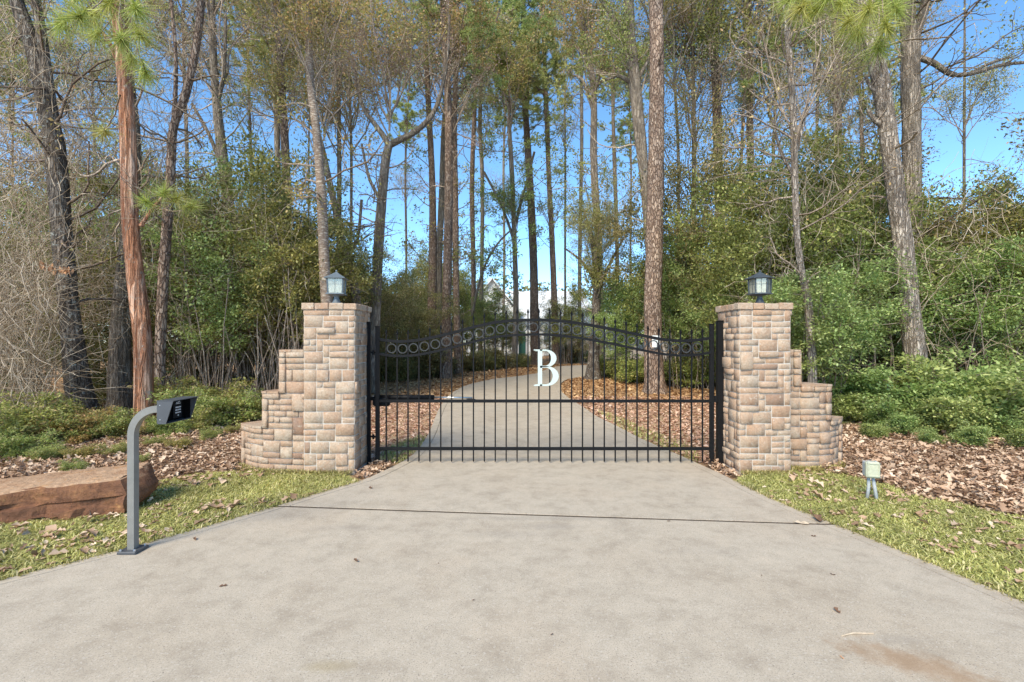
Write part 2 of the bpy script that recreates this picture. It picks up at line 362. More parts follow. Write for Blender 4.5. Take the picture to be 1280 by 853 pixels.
c = s.mix(1.0, c, s.ramp(n2, [(.3, (.75, .75, .75)), (.7, (1.15, 1.15, 1.15))]), 'MULTIPLY')
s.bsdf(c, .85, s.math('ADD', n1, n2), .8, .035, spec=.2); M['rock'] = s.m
M['house_white'] = plain('white_siding', (.80, .81, .80), .7, 0, .2, .04, 3)
M['house_roof'] = plain('pale_metal_roof', (.80, .80, .79), .5, 0, .3, .06, 3)
M['garage'] = plain('beige_brick_wall', (.60, .50, .40), .9, 0, .2, .12, 6)
M['window_dark'] = plain('dark_window_glass', (.12, .15, .17), .15, 0, .8, .2, 1)
M['green_door'] = plain('green_painted_door', (.03, .12, .09), .5)
M['leaf_red'] = plain('dead_orange_leaf', (.55, .30, .16), .8, 0, .2, .3, 12)
M['leaf_brown'] = plain('brown_fallen_leaf', (.17, .10, .065), .85, 0, .2, .4, 25)
M['leaf_tan'] = plain('tan_fallen_leaf', (.55, .44, .32), .85, 0, .2, .3, 25)

# ------------------------------------------------------------------ driveway
def interp_edge(pts):
    ys = np.array([p[1] for p in pts]); xs = np.array([p[0] for p in pts]); return lambda Y: float(np.interp(Y, ys, xs))
Lp = [(0, 724), (145, 690), (320, 640), (345, 632.5), (425, 608), (455, 600), (491, 583.6), (517, 569.4), (535, 545), (543, 524), (551, 506), (564, 491), (584, 480.5), (620, 473)]
Rp = [(1280, 752), (1130, 690), (1041, 654), (965, 624), (933, 608), (900, 591.6), (882, 583.8), (851, 569.6), (820, 556.7), (794, 545), (773.5, 533.5), (745, 520.6), (729.6, 509), (709, 497), (700, 487), (701, 478), (711.6, 472.9)]
Lw = [(-8.0, -3.0), (-5.6, 0.6), (-4.45, 2.0)] + [tuple(G(*p)[:2]) for p in Lp]
Rw = [(5.6, -3.0), (3.9, 0.6), (3.35, 2.0)] + [tuple(G(*p)[:2]) for p in Rp]
def smooth_pts(P, it=2):
    P = [Vector(p) for p in P]
    for _ in range(it):
        Q = [P[0]]
        for a, b in zip(P[:-1], P[1:]): Q += [a.lerp(b, .25), a.lerp(b, .75)]
        Q.append(P[-1]); P = Q
    return P
Lw = [tuple(p) for p in smooth_pts(Lw)]; Rw = [tuple(p) for p in smooth_pts(Rw)]
fL, fR = interp_edge(Lw), interp_edge(Rw)
drive = bpy.data.objects.new('driveway', None); link(drive); tag(drive, 'broad pale concrete driveway running under the iron gate and curving away into the woods', 'driveway', kind='structure')
def slab(y0, y1, x0f, x1f, name='slab', gap=.006, skew=(0, 0, 0, 0), mat='concrete', z1=0.0, z0=-.12):
    """y0,y1 callables t->Y (t 0 left .. 1 right)"""
    bm = bmesh.new(); n = 14; rows = 24
    grid = []
    for i in range(rows + 1):
        f = i / rows; row = []
        for j in range(n + 1):
            t = j / n; Y = y0(t) * (1 - f) + y1(t) * f
            xl, xr = x0f(Y), x1f(Y)
            row.append(bm.verts.new((xl + (xr - xl) * t, Y, z1)))
        grid.append(row)
    for i in range(rows):
        for j in range(n): bm.faces.new((grid[i][j], grid[i][j + 1], grid[i + 1][j + 1], grid[i + 1][j]))
    be = [e for e in bm.edges if e.is_boundary]
    r = bmesh.ops.extrude_edge_only(bm, edges=be)
    vs = [e for e in r['geom'] if isinstance(e, bmesh.types.BMVert)]
    for v in vs: v.co.z = z0
    bmesh.ops.recalc_face_normals(bm, faces=bm.faces[:])
    o = bm_obj(name, bm, M[mat], drive)
    return o
BW = .12; gp = .009
jl, jr = G(350, 633).y, G(1040, 655).y
J = lambda t: jl + (jr - jl) * t
inL = lambda Y: fL(Y) + BW + gp; inR = lambda Y: fR(Y) - BW - gp
# core slabs between control joints, border strips outside the scored line
slab(lambda t: -2.9, lambda t: J(t) - .024, inL, inR)
slab(lambda t: J(t) + .024, lambda t: 6.38, inL, inR)
slab(lambda t: 6.388, lambda t: 10.9, inL, inR)
slab(lambda t: 10.91, lambda t: 15.4, inL, inR)
slab(lambda t: 15.41, lambda t: 20.4, lambda Y: fL(Y), lambda Y: fR(Y))
for (a, b_) in ((lambda t: -2.9, lambda t: jl - .024), (lambda t: jl + .024, lambda t: 6.38), (lambda t: 6.388, lambda t: 10.9), (lambda t: 10.91, lambda t: 15.4)):
    slab(a, b_, fL, lambda Y: fL(Y) + BW, 'border_strip')
for (a, b_) in ((lambda t: -2.9, lambda t: jr - .024), (lambda t: jr + .024, lambda t: 6.38), (lambda t: 6.388, lambda t: 10.9), (lambda t: 10.91, lambda t: 15.4)):
    slab(a, b_, lambda Y: fR(Y) - BW, fR, 'border_strip')
# far curve
far_poly = [(fL(20.41), 20.41), (-.69 + .1, 20.6), tuple(G(650, 470)[:2]), tuple(G(671, 466.8)[:2]), tuple(G(685, 461)[:2]), tuple(G(697, 457.9)[:2]), tuple(G(735, 456.3)[:2]), tuple(G(800, 456)[:2]), (22, 32.5), (22, 25.5), tuple(G(830, 466)[:2]), tuple(G(770, 468)[:2]), tuple(G(732, 470.3)[:2]), (fR(20.41), 20.41)]
bm = bmesh.new(); prism(bm, far_poly, -.12, 0.0); bm_obj('slab', bm, M['concrete'], drive)
bm = bmesh.new()
pts = [(fL(y) + .02, y) for y in np.linspace(-2.8, 15.3, 60)] + [(fR(y) - .02, y) for y in np.linspace(15.3, -2.8, 60)]
prism(bm, pts, -.1, -.007); bm_obj('joint_filler', bm, M['joint'], drive)

# ------------------------------------------------------------------ ground
bm = bmesh.new(); nx = 40
gx = [-300, -120, -60, -30] + list(np.linspace(-20, 20, 21)) + [30, 60, 120, 300]
gy = [-60, -20] + list(np.linspace(-6, 40, 24)) + [60, 100, 200, 500]
vg = [[bm.verts.new((x, y, -.035 - (0.0))) for x in gx] for y in gy]
for i in range(len(gy) - 1):
    for j in range(len(gx) - 1): bm.faces.new((vg[i][j], vg[i][j + 1], vg[i + 1][j + 1], vg[i + 1][j]))
tag(bm_obj('ground', bm, M['ground']), 'brown forest floor of leaf litter and pine straw spreading under the trees', 'ground', kind='structure')

grass_R = [tuple(G(*p)[:2]) for p in [(925, 597), (945, 590), (985, 588), (1020, 590), (1053, 590), (1078, 600), (1110, 606), (1150, 622), (1195, 628), (1240, 640), (1290, 648), (1500, 690), (1700, 740)]] + [(5.2, 1.2), (3.7, 1.2)] + [(fR(y), y) for y in (1.5, 2, 2.5, 3, 3.5, 4, 4.5, 5, 5.5)]
grass_L = [tuple(G(*p)[:2]) for p in [(446, 600), (425, 592), (380, 594), (310, 588), (262, 590), (225, 596), (188, 604), (180, 618), (100, 620), (-60, 640), (-200, 655), (-420, 700)]] + [(-6.6, 1.5), (-4.8, 1.5)] + [(fL(y), y) for y in (2, 2.5, 3, 3.5, 4, 4.5, 5, 5.45)]
grass_B = [tuple(G(*p)[:2]) for p in [(472, 577), (478, 565), (500, 552), (530, 543)]] + [(fL(8.1), 8.1), (fL(7), 7), (fL(6.4), 6.4)]
grass_C = [tuple(G(*p)[:2]) for p in [(876, 579), (868, 560), (820, 540), (760, 515), (745, 513)]] + [(fR(9), 9), (fR(8), 8), (fR(7), 7), (fR(6.5), 6.5)]
for nm, P_, lab in (('lawn', grass_R, 'yellow green lawn strip on the right of the driveway'), ('lawn', grass_L, 'yellow green lawn strip on the left of the driveway below the boulder')):
    bm = bmesh.new(); prism(bm, P_, -.1, -.02); tag(bm_obj(nm, bm, M['thatch']), lab, 'lawn', kind='structure')

def in_poly(P, poly):
    x, y = P[:, 0], P[:, 1]; inside = np.zeros(len(P), bool); n = len(poly); j = n - 1
    for i in range(n):
        xi, yi = poly[i]; xj, yj = poly[j]
        c = ((yi > y) != (yj > y)) & (x < (xj - xi) * (y - yi) / (yj - yi + 1e-12) + xi); inside ^= c; j = i
    return inside
def sample(poly, dens, margin=0.0):
    A = np.array(poly); lo, hi = A.min(0) - margin, A.max(0) + margin
    n = int((hi[0] - lo[0]) * (hi[1] - lo[1]) * dens)
    P = rng.uniform(lo, hi, (n, 2)); return P[in_poly(P, poly)]
def vnoise(P, sc, seed=0):
    """cheap smooth 2-D noise 0..1"""
    r = np.random.default_rng(seed); a = np.zeros(len(P))
    for k in range(6):
        th = r.uniform(0, 6.28); f = sc * r.uniform(.6, 1.8); ph = r.uniform(0, 6.28)
        a += np.sin((P[:, 0] * math.cos(th) + P[:, 1] * math.sin(th)) * f + ph + 1.3 * np.sin(P[:, 1] * f * .7 + ph * 2))
    return .5 + a / 12
def unit(v): return v / (np.linalg.norm(v, axis=-1, keepdims=True) + 1e-9)
def rdir(n): return unit(rng.normal(size=(n, 3)))

def blades(P, z, ln, wd, lean=.7):
    n = len(P); th = rng.uniform(0, 2 * np.pi, n); h = np.stack([np.cos(th), np.sin(th), np.zeros(n)], 1)
    side = np.stack([-np.sin(th), np.cos(th), np.zeros(n)], 1)
    L = rng.uniform(.55, 1.15, n) * ln; a = rng.uniform(.1 + .35 * (lean > .9), lean, n) * np.pi / 2; W = wd * rng.uniform(.7, 1.3, n)
    b = np.concatenate([P, np.full((n, 1), z)], 1)
    up = np.array([0, 0, 1.])
    mid = b + (h * np.sin(a)[:, None] * .5 + up * np.cos(a)[:, None] * .6) * L[:, None]
    tip = mid + (h * np.sin(a)[:, None] * .7 + up * np.cos(a * 1.35)[:, None] * .28) * L[:, None]
    V = np.stack([b - side * W[:, None], b + side * W[:, None], mid + side * W[:, None] * .8, mid - side * W[:, None] * .8, tip], 1).reshape(-1, 3)
    i = np.arange(n)[:, None] * 5
    Fc = np.concatenate([i + np.array([0, 1, 2]), i + np.array([0, 2, 3]), i + np.array([3, 2, 4])], 0)
    return V, Fc
def curled_leaves(P, z, ln, tilt=.5, coarse=False):
    """curled dry leaves, 10 triangles each"""
    n = len(P); yaw = rng.uniform(0, 2 * np.pi, n)
    L = ln * np.clip(rng.lognormal(0, .35, n), .4, 2.2); Wd = L * rng.uniform(.35, .8, n); cu = rng.uniform(.05, .7, n) * Wd; bend = rng.uniform(-.25, .45, n) * L
    st = [(-.5, .04, 0), (-.25, .85, 0), (-.02, .45, 0), (.2, 1.0, 0), (.5, .05, 0)]
    if coarse: st = [(-.5, .04, 0), (.05, 1.0, 0), (.5, .04, 0)]
    K = len(st)
    cols = []
    for (u, wv, _) in st:
        for sgn in (-1, 0, 1):
            x = u * L; y = sgn * wv * Wd * .5; zz = abs(sgn) * wv * cu * .8 + bend * (u * u * 4) * .5
            cols.append(np.stack([x, y, zz], 1))
    Vl = np.stack(cols, 1)
    # random tilt
    ax = rdir(n); ax[:, 2] *= .2; ax = unit(ax); an = rng.normal(0, tilt, n)
    c, s_ = np.cos(an)[:, None, None], np.sin(an)[:, None, None]; A = ax[:, None, :]
    Vl = Vl * c + np.cross(np.broadcast_to(A, Vl.shape), Vl) * s_ + A * (Vl * A).sum(2, keepdims=True) * (1 - c)
    cy, sy = np.cos(yaw)[:, None], np.sin(yaw)[:, None]
    X = Vl[:, :, 0] * cy - Vl[:, :, 1] * sy; Y = Vl[:, :, 0] * sy + Vl[:, :, 1] * cy
    Z = Vl[:, :, 2]; Z = Z - Z.min(1, keepdims=True)
    zb = z if np.ndim(z) else np.full(n, z)
    V = np.stack([X + P[:, 0:1], Y + P[:, 1:2], Z + zb[:, None]], 2).reshape(-1, 3)
    i = np.arange(n)[:, None] * 3 * K
    Q = []
    for a in range(K - 1):
        for b2 in range(2):
            q = a * 3 + b2; Q.append(i + np.array([q, q + 3, q + 4, q + 1]))
    return V, np.concatenate(Q, 0)

for poly, dens, lab, nm in ((grass_R, 14500, 'short yellowing grass blades growing on the right hand lawn strip', 'grass'), (grass_L, 13500, 'short yellowing grass blades growing on the left hand lawn strip', 'grass')):
    P = sample(poly, dens); P = P[(P[:, 1] > 1.6) & (np.abs(P[:, 0]) < P[:, 1] * 1.2 + .3)]
    nz = vnoise(P, 3.2, 3); P = P[rng.uniform(0, 1, len(P)) < np.clip(.45 + nz * .9, .3, 1)]
    V, Fc = blades(P, -.02, .07, .0045, 1.0)
    tag(mobj(nm, mesh_np(nm, V, Fc, M['grass'])), lab, 'grass', kind='stuff')
Pb = np.concatenate([sample(grass_B, 1500), sample(grass_C, 700)]); V, Fc = blades(Pb, -.035, .09, .005)
tag(mobj('grass', mesh_np('grass', V, Fc, M['grass'])), 'thin tufts of green grass along the driveway edge behind the gate', 'grass', kind='stuff')
# ragged edge grass creeping over the concrete
E = []
for y in np.linspace(2.2, 5.5, 900):
    E.append((fR(y) - abs(rng.normal(0, .012)), y)); E.append((fL(y) + abs(rng.normal(0, .012)), y))
for _ in range(1400):
    u = rng.uniform(0, 1); dx = abs(rng.normal(0, .03))
    for (xa, ya, xb, yb) in ((-2.56, 5.85, -1.96, 5.85), (2.78, 5.85, 3.41, 5.85), (-2.56, 5.87, -2.95, 5.89), (-2.95, 5.89, -3.25, 5.99), (-3.25, 5.99, -3.52, 6.21), (3.41, 6.10, 3.75, 6.03), (3.75, 6.03, 4.08, 6.08), (4.08, 6.08, 4.34, 6.30)):
        if rng.uniform() < .5: E.append((xa + (xb - xa) * u, ya + (yb - ya) * u - dx))
E = np.array(E); V, Fc = blades(E, -.012, .062, .0038, .9)
tag(mobj('grass', mesh_np('grass', V, Fc, M['grass'])), 'grass blades creeping over the concrete edges and up the wall feet', 'grass', kind='stuff')

# litter
litter_R = [tuple(G(*p)[:2]) for p in [(1040, 592), (1078, 600), (1110, 606), (1150, 622), (1195, 628), (1240, 640), (1290, 648), (1500, 690)]] + [(9.5, 4.2), (14, 9), (14, 11), (4.0, 11), (3.9, 6.4)]
litter_L = [tuple(G(*p)[:2]) for p in [(310, 588), (262, 590), (225, 596), (188, 604), (180, 618), (60, 620), (-80, 640), (-420, 700)]] + [(-12, 5), (-14, 11), (-3.6, 11), (-3.55, 6.3)]
litter_BL = [tuple(G(472, 579)[:2])] + [(fL(y), y) for y in (6.4, 7, 8, 10, 12, 14)] + [(-3, 14), (-9, 14), (-6, 9), (-3.5, 6.8)]
litter_BR = [tuple(G(880, 579)[:2]), (2.9, 6.6), (4, 6.9), (8, 10), (8, 14), (1.75, 14)] + [(fR(y), y) for y in (13, 12, 10, 9, 8, 7, 6.5)]
gapL = [tuple(G(*p)[:2]) for p in [(440, 597), (470, 578), (478, 575), (490, 583), (456, 600)]]; gapR = [tuple(G(*p)[:2]) for p in [(925, 597), (898, 579), (885, 577), (884, 584), (905, 594)]]
P = np.concatenate([sample(litter_R, 1000), sample(litter_L, 900), sample(gapL, 900), sample(gapR, 900)])
near = P[(P[:, 1] < 9.4) & (np.abs(P[:, 0]) < P[:, 1] * 1.12 + .5)]; z = -.035 + rng.uniform(0, .07, len(near)); V, Fc = curled_leaves(near, z, .055, .5)
tag(mobj('leaf_litter', mesh_np('leaf_litter', V, Fc, M['litter'], True)), 'deep drift of dry curled brown leaves under the thickets beside both walls', 'leaf litter', kind='stuff')
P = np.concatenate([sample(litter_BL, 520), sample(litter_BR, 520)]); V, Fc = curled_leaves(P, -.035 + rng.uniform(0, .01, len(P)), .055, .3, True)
tag(mobj('leaf_litter', mesh_np('leaf_litter', V, Fc, M['litter_sun_tint'], True)), 'scattered tan leaves covering the ground behind the gate', 'leaf litter', kind='stuff')
P = np.concatenate([sample(grass_R, 75), sample(grass_L, 120)]); P = P[(P[:, 1] > 2)]
sel = vnoise(P, 2.2, 9) > .4; P = P[sel]; V, Fc = curled_leaves(P, .004, .06, .35)
tag(mobj('leaf_litter', mesh_np('leaf_litter', V, Fc, M['litter'], True)), 'loose dry leaves lying on the two lawn strips', 'leaf litter', kind='stuff')
# pine straw further back
straw_poly = [(-9, 14), (9, 13), (14, 34), (-14, 34)]
P = sample(straw_poly, 120); dr = np.array([(fL(y) < x < fR(y)) if y < 20.4 else False for x, y in P]); P = P[~dr]; P = P[~in_poly(P, far_poly)]
P = P[np.abs(P[:, 0] - .1 * P[:, 1]) < P[:, 1] * .42 + 1]; V, Fc = curled_leaves(P, -.035, .09, .4, True)
tag(mobj('pine_straw', mesh_np('pine_straw', V, Fc, M['straw'], True)), 'orange brown pine straw blanketing the ground along the far bend of the driveway', 'pine straw', kind='stuff')

# single leaves lying on the concrete
def one_leaf(name, px, py, size, mat, lab, cat='leaf', yaw=None):
    p = G(px, py); st = rng.bit_generator.state
    V, Fc = curled_leaves(np.array([[0., 0.]]), .002, size * .75, .12); m = mesh_np(name, V, Fc, M[mat], True)
    o = mobj(name, m, None, (p.x, p.y, 0)); tag(o, lab, cat)
for a in ((243, 675, .075, 'leaf_brown', 'curled brown leaf on the concrete right of the keypad post'), (279, 733, .065, 'leaf_brown', 'small curled leaf on the apron in the lower left, below the keypad post'),
          (445, 702, .075, 'leaf_brown', 'narrow brown leaf on the apron left of centre'), (592, 751, .035, 'leaf_brown', 'tiny dark leaf near the middle of the apron'),
          (1052, 823, .03, 'leaf_red', 'small orange leaf fragment beside the rust stain'), (463, 611, .09, 'leaf_brown', 'dry leaf on the concrete edge near the left pillar foot'),
          (1022, 651, .09, 'leaf_brown', 'dark curled leaf caught at the right end of the joint'), (1002, 655, .10, 'leaf_tan', 'tan leaf lying over the joint line at its right'),
          (1017, 671, .05, 'leaf_brown', 'small dark leaf just below the right end of the joint'), (1041, 719, .05, 'leaf_brown', 'small grey brown leaf on the right of the apron'),
          (1046, 765, .05, 'leaf_brown', 'crumpled leaf low on the right of the apron'), (836, 652, .04, 'leaf_brown', 'tiny brown leaf right on the dark joint'),
          (690, 794, .03, 'leaf_brown', 'tiny dark speck of leaf low in the middle of the apron'), (952, 720, .03, 'leaf_brown', 'tiny leaf crumb on the right half of the apron'),
          (548, 705, .03, 'leaf_brown', 'tiny leaf crumb on the left half of the apron')):
    one_leaf('fallen_leaf', *a[:3], a[3], a[4])
bm = bmesh.new(); a, b2 = G(1052, 796), G(1092, 793); tube(bm, [a - a, (b2 - a) * .4 + Vector((0, .01, .004)), b2 - a], [.003, .004, .003], 5)
tag(bm_obj('twig', bm, M['leaf_tan'], None, (a.x, a.y, .004)), 'short pale twig lying on the apron above the rust stain', 'twig')

# ------------------------------------------------------------------ stone masonry
CW, CHh = .0775, .0735
def ashlar(nx, ny, seed, ok=None):
    r = random.Random(seed); occ = [[False] * nx for _ in range(ny)]; out = []
    sizes = [(3, 2)] * 4 + [(2, 2)] * 3 + [(3, 1)] * 5 + [(2, 1)] * 6 + [(4, 1)] * 2 + [(1, 2)] + [(2, 3)] + [(1, 1)] * 2 + [(3, 2)]
    for y in range(ny):
        for x in range(nx):
            if occ[y][x] or (ok and not ok(x, y)): continue
            for _ in range(12):
                w_, h_ = r.choice(sizes)
                if x + w_ > nx or y + h_ > ny: continue
                if any(occ[y + b][x + a] or (ok and not ok(x + a, y + b)) for a in range(w_) for b in range(h_)): continue
                break
            else: w_, h_ = 1, 1
            for a in range(w_):
                for b in range(h_): occ[y + b][x + a] = True
            out.append((x, y, w_, h_, r.random()))
    return out
_smesh = {}
def stone_mesh(w_, h_, var, th=.03):
    key = (round(w_, 3), round(h_, 3), var)
    if key in _smesh: return _smesh[key]
    r = random.Random(hash(key) & 0xffff); g = .0045
    hw, hh_ = w_ / 2 - g, h_ / 2 - g
    j = lambda a: r.uniform(-a, a)
    V = []
    cor = [(-hw, -hh_), (hw, -hh_), (hw, hh_), (-hw, hh_)]
    for (x, z) in cor: V.append((x, 0, z))
    jit = [(j(.003), j(.003)) for _ in range(4)]
    for (x, z), (a, b) in zip(cor, jit): V.append((x + a, -th * .72, z + b))
    bv = .0035
    for (x, z), (a, b) in zip(cor, jit): V.append((x + a - math.copysign(bv, x), -th - j(.004), z + b - math.copysign(bv, z)))
    V.append((j(hw * .4), -th - r.uniform(-.001, .002), j(hh_ * .4)))
    T = []
    for a in range(4):
        b = (a + 1) % 4
        T += [(a, b, 4 + b), (a, 4 + b, 4 + a), (4 + a, 4 + b, 8 + b), (4 + a, 8 + b, 8 + a), (8 + a, 8 + b, 12)]
    m = mesh_np('stone', V, T, M['stone']); _smesh[key] = m
    return m
def put_stones(root, origin, u, nrm, cells, jut=True, seed=0):
    r = random.Random(seed)
    for (x, y, w_, h_, q) in cells:
        m = stone_mesh(w_ * CW, h_ * CHh, int(q * 4))
        o = bpy.data.objects.new('stone', m); link(o, root)
        c = Vector(origin) + Vector(u) * ((x + w_ / 2) * CW) + Vector((0, 0, (y + h_ / 2) * CHh))
        pr = r.uniform(-.003, .004)
        if jut and w_ * h_ >= 3 and r.random() < .17: pr += r.uniform(.012, .022)
        c += Vector(nrm) * pr
        o.location = c; o.rotation_euler = (0, 0, math.atan2(u[1], u[0]))
def pillar(x0, y0, flip, label):
    W_ = 8 * CW; H_ = 27 * CHh
    t = thing('stone_pillar', label, 'gate pillar', (x0, y0, 0), 0, 'stone pillars flanking the gate')
    th = .024
    bm = bmesh.new(); box(bm, .001, .001, -.05, W_ - .001, W_ - .001, H_ + .01); bm_obj('mortar_core', bm, M['mortar'], t)
    put_stones(t, (0, th, 0), (1, 0, 0), (0, -1, 0), ashlar(8, 27, 11 + flip), True, 1 + flip)
    put_stones(t, (W_ - th, 0, 0), (0, 1, 0), (1, 0, 0), ashlar(8, 27, 23 + flip), True, 3 + flip)
    put_stones(t, (th, W_, 0), (0, -1, 0), (-1, 0, 0), ashlar(8, 27, 35 + flip), True, 5 + flip)
    big = [(x, y, 4, 2, .3) for y in range(0, 26, 2) for x in (0, 4)]
    put_stones(t, (W_, W_ - th, 0), (-1, 0, 0), (0, 1, 0), big, False, 5)
    # cap stones: ring of flat blocks with a slight overhang
    r = random.Random(5 + flip); ov = .028; z0 = H_; ch = .078
    bm = bmesh.new(); box(bm, .01, .01, z0 - .01, W_ - .01, W_ - .01, z0 + ch - .012); bm_obj('cap_bed', bm, M['mortar'], t)
    def capb(xa, ya, xb, yb):
        bm = bmesh.new(); g = .003
        box(bm, xa + g, ya + g, z0, xb - g, yb - g, z0 + ch + r.uniform(-.004, .004), .008)
        for v in bm.verts: v.co += Vector((r.uniform(-.003, .003), r.uniform(-.003, .003), r.uniform(-.002, .002)))
        bm_obj('cap_stone', bm, M['stone'], t)
    a, b = -ov, W_ + ov; d = .15
    def cuts(p, q):
        xs = [p]
        while q - xs[-1] > .22: xs.append(xs[-1] + r.uniform(.1, .2))
        return xs + [q]
    for ya, yb in ((a, a + d), (b - d, b)):
        xs = cuts(a, b)
        for p, q in zip(xs[:-1], xs[1:]): capb(p, ya, q, yb)
    for xa, xb in ((a, a + d), (b - d, b)):
        xs = cuts(a + d, b - d)
        for p, q in zip(xs[:-1], xs[1:]): capb(xa, p, xb, q)
    capb(a + d, a + d, b - d, b - d)
    return t, H_ + ch
LPX = -2.545; RPX = 2.785; PY = 5.87
tL, topz = pillar(LPX, PY, 0, 'left square stone gate pillar joined to the longer stepped wall')
tR, topz = pillar(RPX, PY, 100, 'right square stone gate pillar with the darker recessed wall beside it')

def wing(path, steps, label, seed, sgn):
    """path: plan points from the pillar outwards; steps: (u_end, height)"""
    P = smooth_pts([Vector((p[0], p[1], 0)) for p in path], 3)
    cum = [0]
    for a, b in zip(P[:-1], P[1:]): cum.append(cum[-1] + (b - a).length)
    L = cum[-1]
    def at(u):
        u = max(0, min(L, u))
        for i in range(len(P) - 1):
            if u <= cum[i + 1]: 
                f = (u - cum[i]) / (cum[i + 1] - cum[i]); p = P[i].lerp(P[i + 1], f); d = (P[i + 1] - P[i]).normalized(); return p, d
    t = thing('stepped_wall', label, 'stone wall', (P[0].x, P[0].y, 0), 0, 'curved stepped walls beside the pillars')
    off = P[0].copy()
    nx = int(L / CW); cw = L / nx
    hs = [0] * nx
    for i in range(nx):
        u = (i + .5) * cw
        for (ue, h) in steps:
            if u <= ue: hs[i] = int(h / CHh); break
    trims = []
    # bounds
    cells = ashlar(nx, max(hs), seed, lambda x, y: y < hs[x] - 1 and not (x + 1 >= nx or (hs[x + 1] <= y)))
    r = random.Random(seed)
    def place(x, y, w_, h_, q, jut, mat=None):
        pa, _ = at(x * cw); pb, _ = at((x + w_) * cw); c = (pa + pb) / 2 - off; d = (pb - pa); wid = d.length; d.normalize()
        n = Vector((-d.y, d.x, 0)) if sgn < 0 else Vector((d.y, -d.x, 0))
        if n.y > 0: n = -n
        uu = d if n.cross(Vector((0, 0, 1))).dot(d) < 0 else -d
        m = stone_mesh(wid, h_ * CHh, int(q * 4)); o = bpy.data.objects.new('stone', m); link(o, t)
        o.location = c + Vector((0, 0, (y + h_ / 2) * CHh)) + n * (jut - .02)
        o.rotation_euler = (0, 0, math.atan2(-n.x, n.y) + math.pi)
    for (x, y, w_, h_, q) in cells:
        place(x, y, w_, h_, q, r.uniform(-.003, .005) + (r.uniform(.01, .02) if (w_ * h_ >= 4 and r.random() < .25) else 0))
    # cap course and upright edge stones standing a little proud
    x = 0
    while x < nx:
        e = x
        while e < nx and hs[e] == hs[x]: e += 1
        k = x
        while k < e:
            w_ = min(r.choice((2, 2, 3)), e - k); place(k, hs[x] - 1, w_, 1, r.random(), .022); k += w_
        lower = hs[e] if e < nx else 0
        y = lower; 
        while y < hs[x] - 1:
            h_ = min(r.choice((1, 2, 2, 3)), hs[x] - 1 - y); place(e - 1, y, 1, h_, r.random(), .022 if e < nx or True else 0); y += h_
        x = e
    # backing core: curved solid per column
    bm = bmesh.new(); TH = .30
    for i in range(nx):
        pa, da = at(i * cw); pb, db = at((i + 1) * cw)
        na = Vector((-da.y, da.x, 0)); nb = Vector((-db.y, db.x, 0))
        if na.y < 0: na = -na
        if nb.y < 0: nb = -nb
        a0, b0, a1, b1 = pa - off + na * .007, pb - off + nb * .007, pa - off + na * TH, pb - off + nb * TH
        h = hs[i] * CHh - .006; vs = [bm.verts.new((p.x, p.y, z)) for z in (-.05, h) for p in (a0, b0, b1, a1)]
        for f in ((0, 1, 2, 3), (4, 5, 6, 7), (0, 1, 5, 4), (1, 2, 6, 5), (2, 3, 7, 6), (3, 0, 4, 7)): bm.faces.new([vs[k] for k in f])
    bmesh.ops.remove_doubles(bm, verts=bm.verts[:], dist=.0005)
    bmesh.ops.recalc_face_normals(bm, faces=bm.faces[:]); bm_obj('mortar_core', bm, M['mortar'], t)
    # top slabs on each step
    x = 0
    while x < nx:
        e = x
        while e < nx and hs[e] == hs[x]: e += 1
        k = x
        while k < e:
            q = min(k + 2, e); bm = bmesh.new(); pa, da = at(k * cw + .004); pb, db = at(q * cw - .004)
            na = Vector((-da.y, da.x, 0)); nb = Vector((-db.y, db.x, 0))
            if na.y < 0: na = -na
            if nb.y < 0: nb = -nb
            pl = [pa - off - na * .035, pb - off - nb * .035, pb - off + nb * (TH + .03), pa - off + na * (TH + .03)]
            prism(bm, pl, hs[x] * CHh - .004, hs[x] * CHh + .018 + r.uniform(0, .006)); bm_obj('cap_stone', bm, M['stone'], t); k = q
        # the end face of the step
        pe, de = at(e * cw); lower = hs[e] if e < nx else 0
        ne = Vector((-de.y, de.x, 0)); ne = ne if ne.y > 0 else -ne
        y = lower
        while y < hs[x]:
            h_ = min(r.choice((1, 2, 2)), hs[x] - y)
            for (q0, q1) in ((0.0, .14), (.145, TH)):
                bm = bmesh.new(); pl = [pe - off + ne * q0, pe - off + ne * q1, pe - off + ne * q1 + de * .018, pe - off + ne * q0 + de * .018]
                prism(bm, pl, y * CHh + .004, (y + h_) * CHh - .004); bm_obj('stone', bm, M['stone'], t)
            y += h_
        x = e
    return t
wing([(-2.545, 5.91), (-2.95, 5.94), (-3.25, 6.04), (-3.50, 6.26)], [(.285, 1.47), (.60, 1.02), (9, .585)], 'stepped curved stone wall running left from the left pillar, three steps', 51, -1)
wing([(3.405, 6.13), (3.75, 6.07), (4.08, 6.12), (4.33, 6.34)], [(.27, 1.475), (.66, 1.03), (9, .60)], 'darker stepped curved stone wall running right from the right pillar', 77, 1)

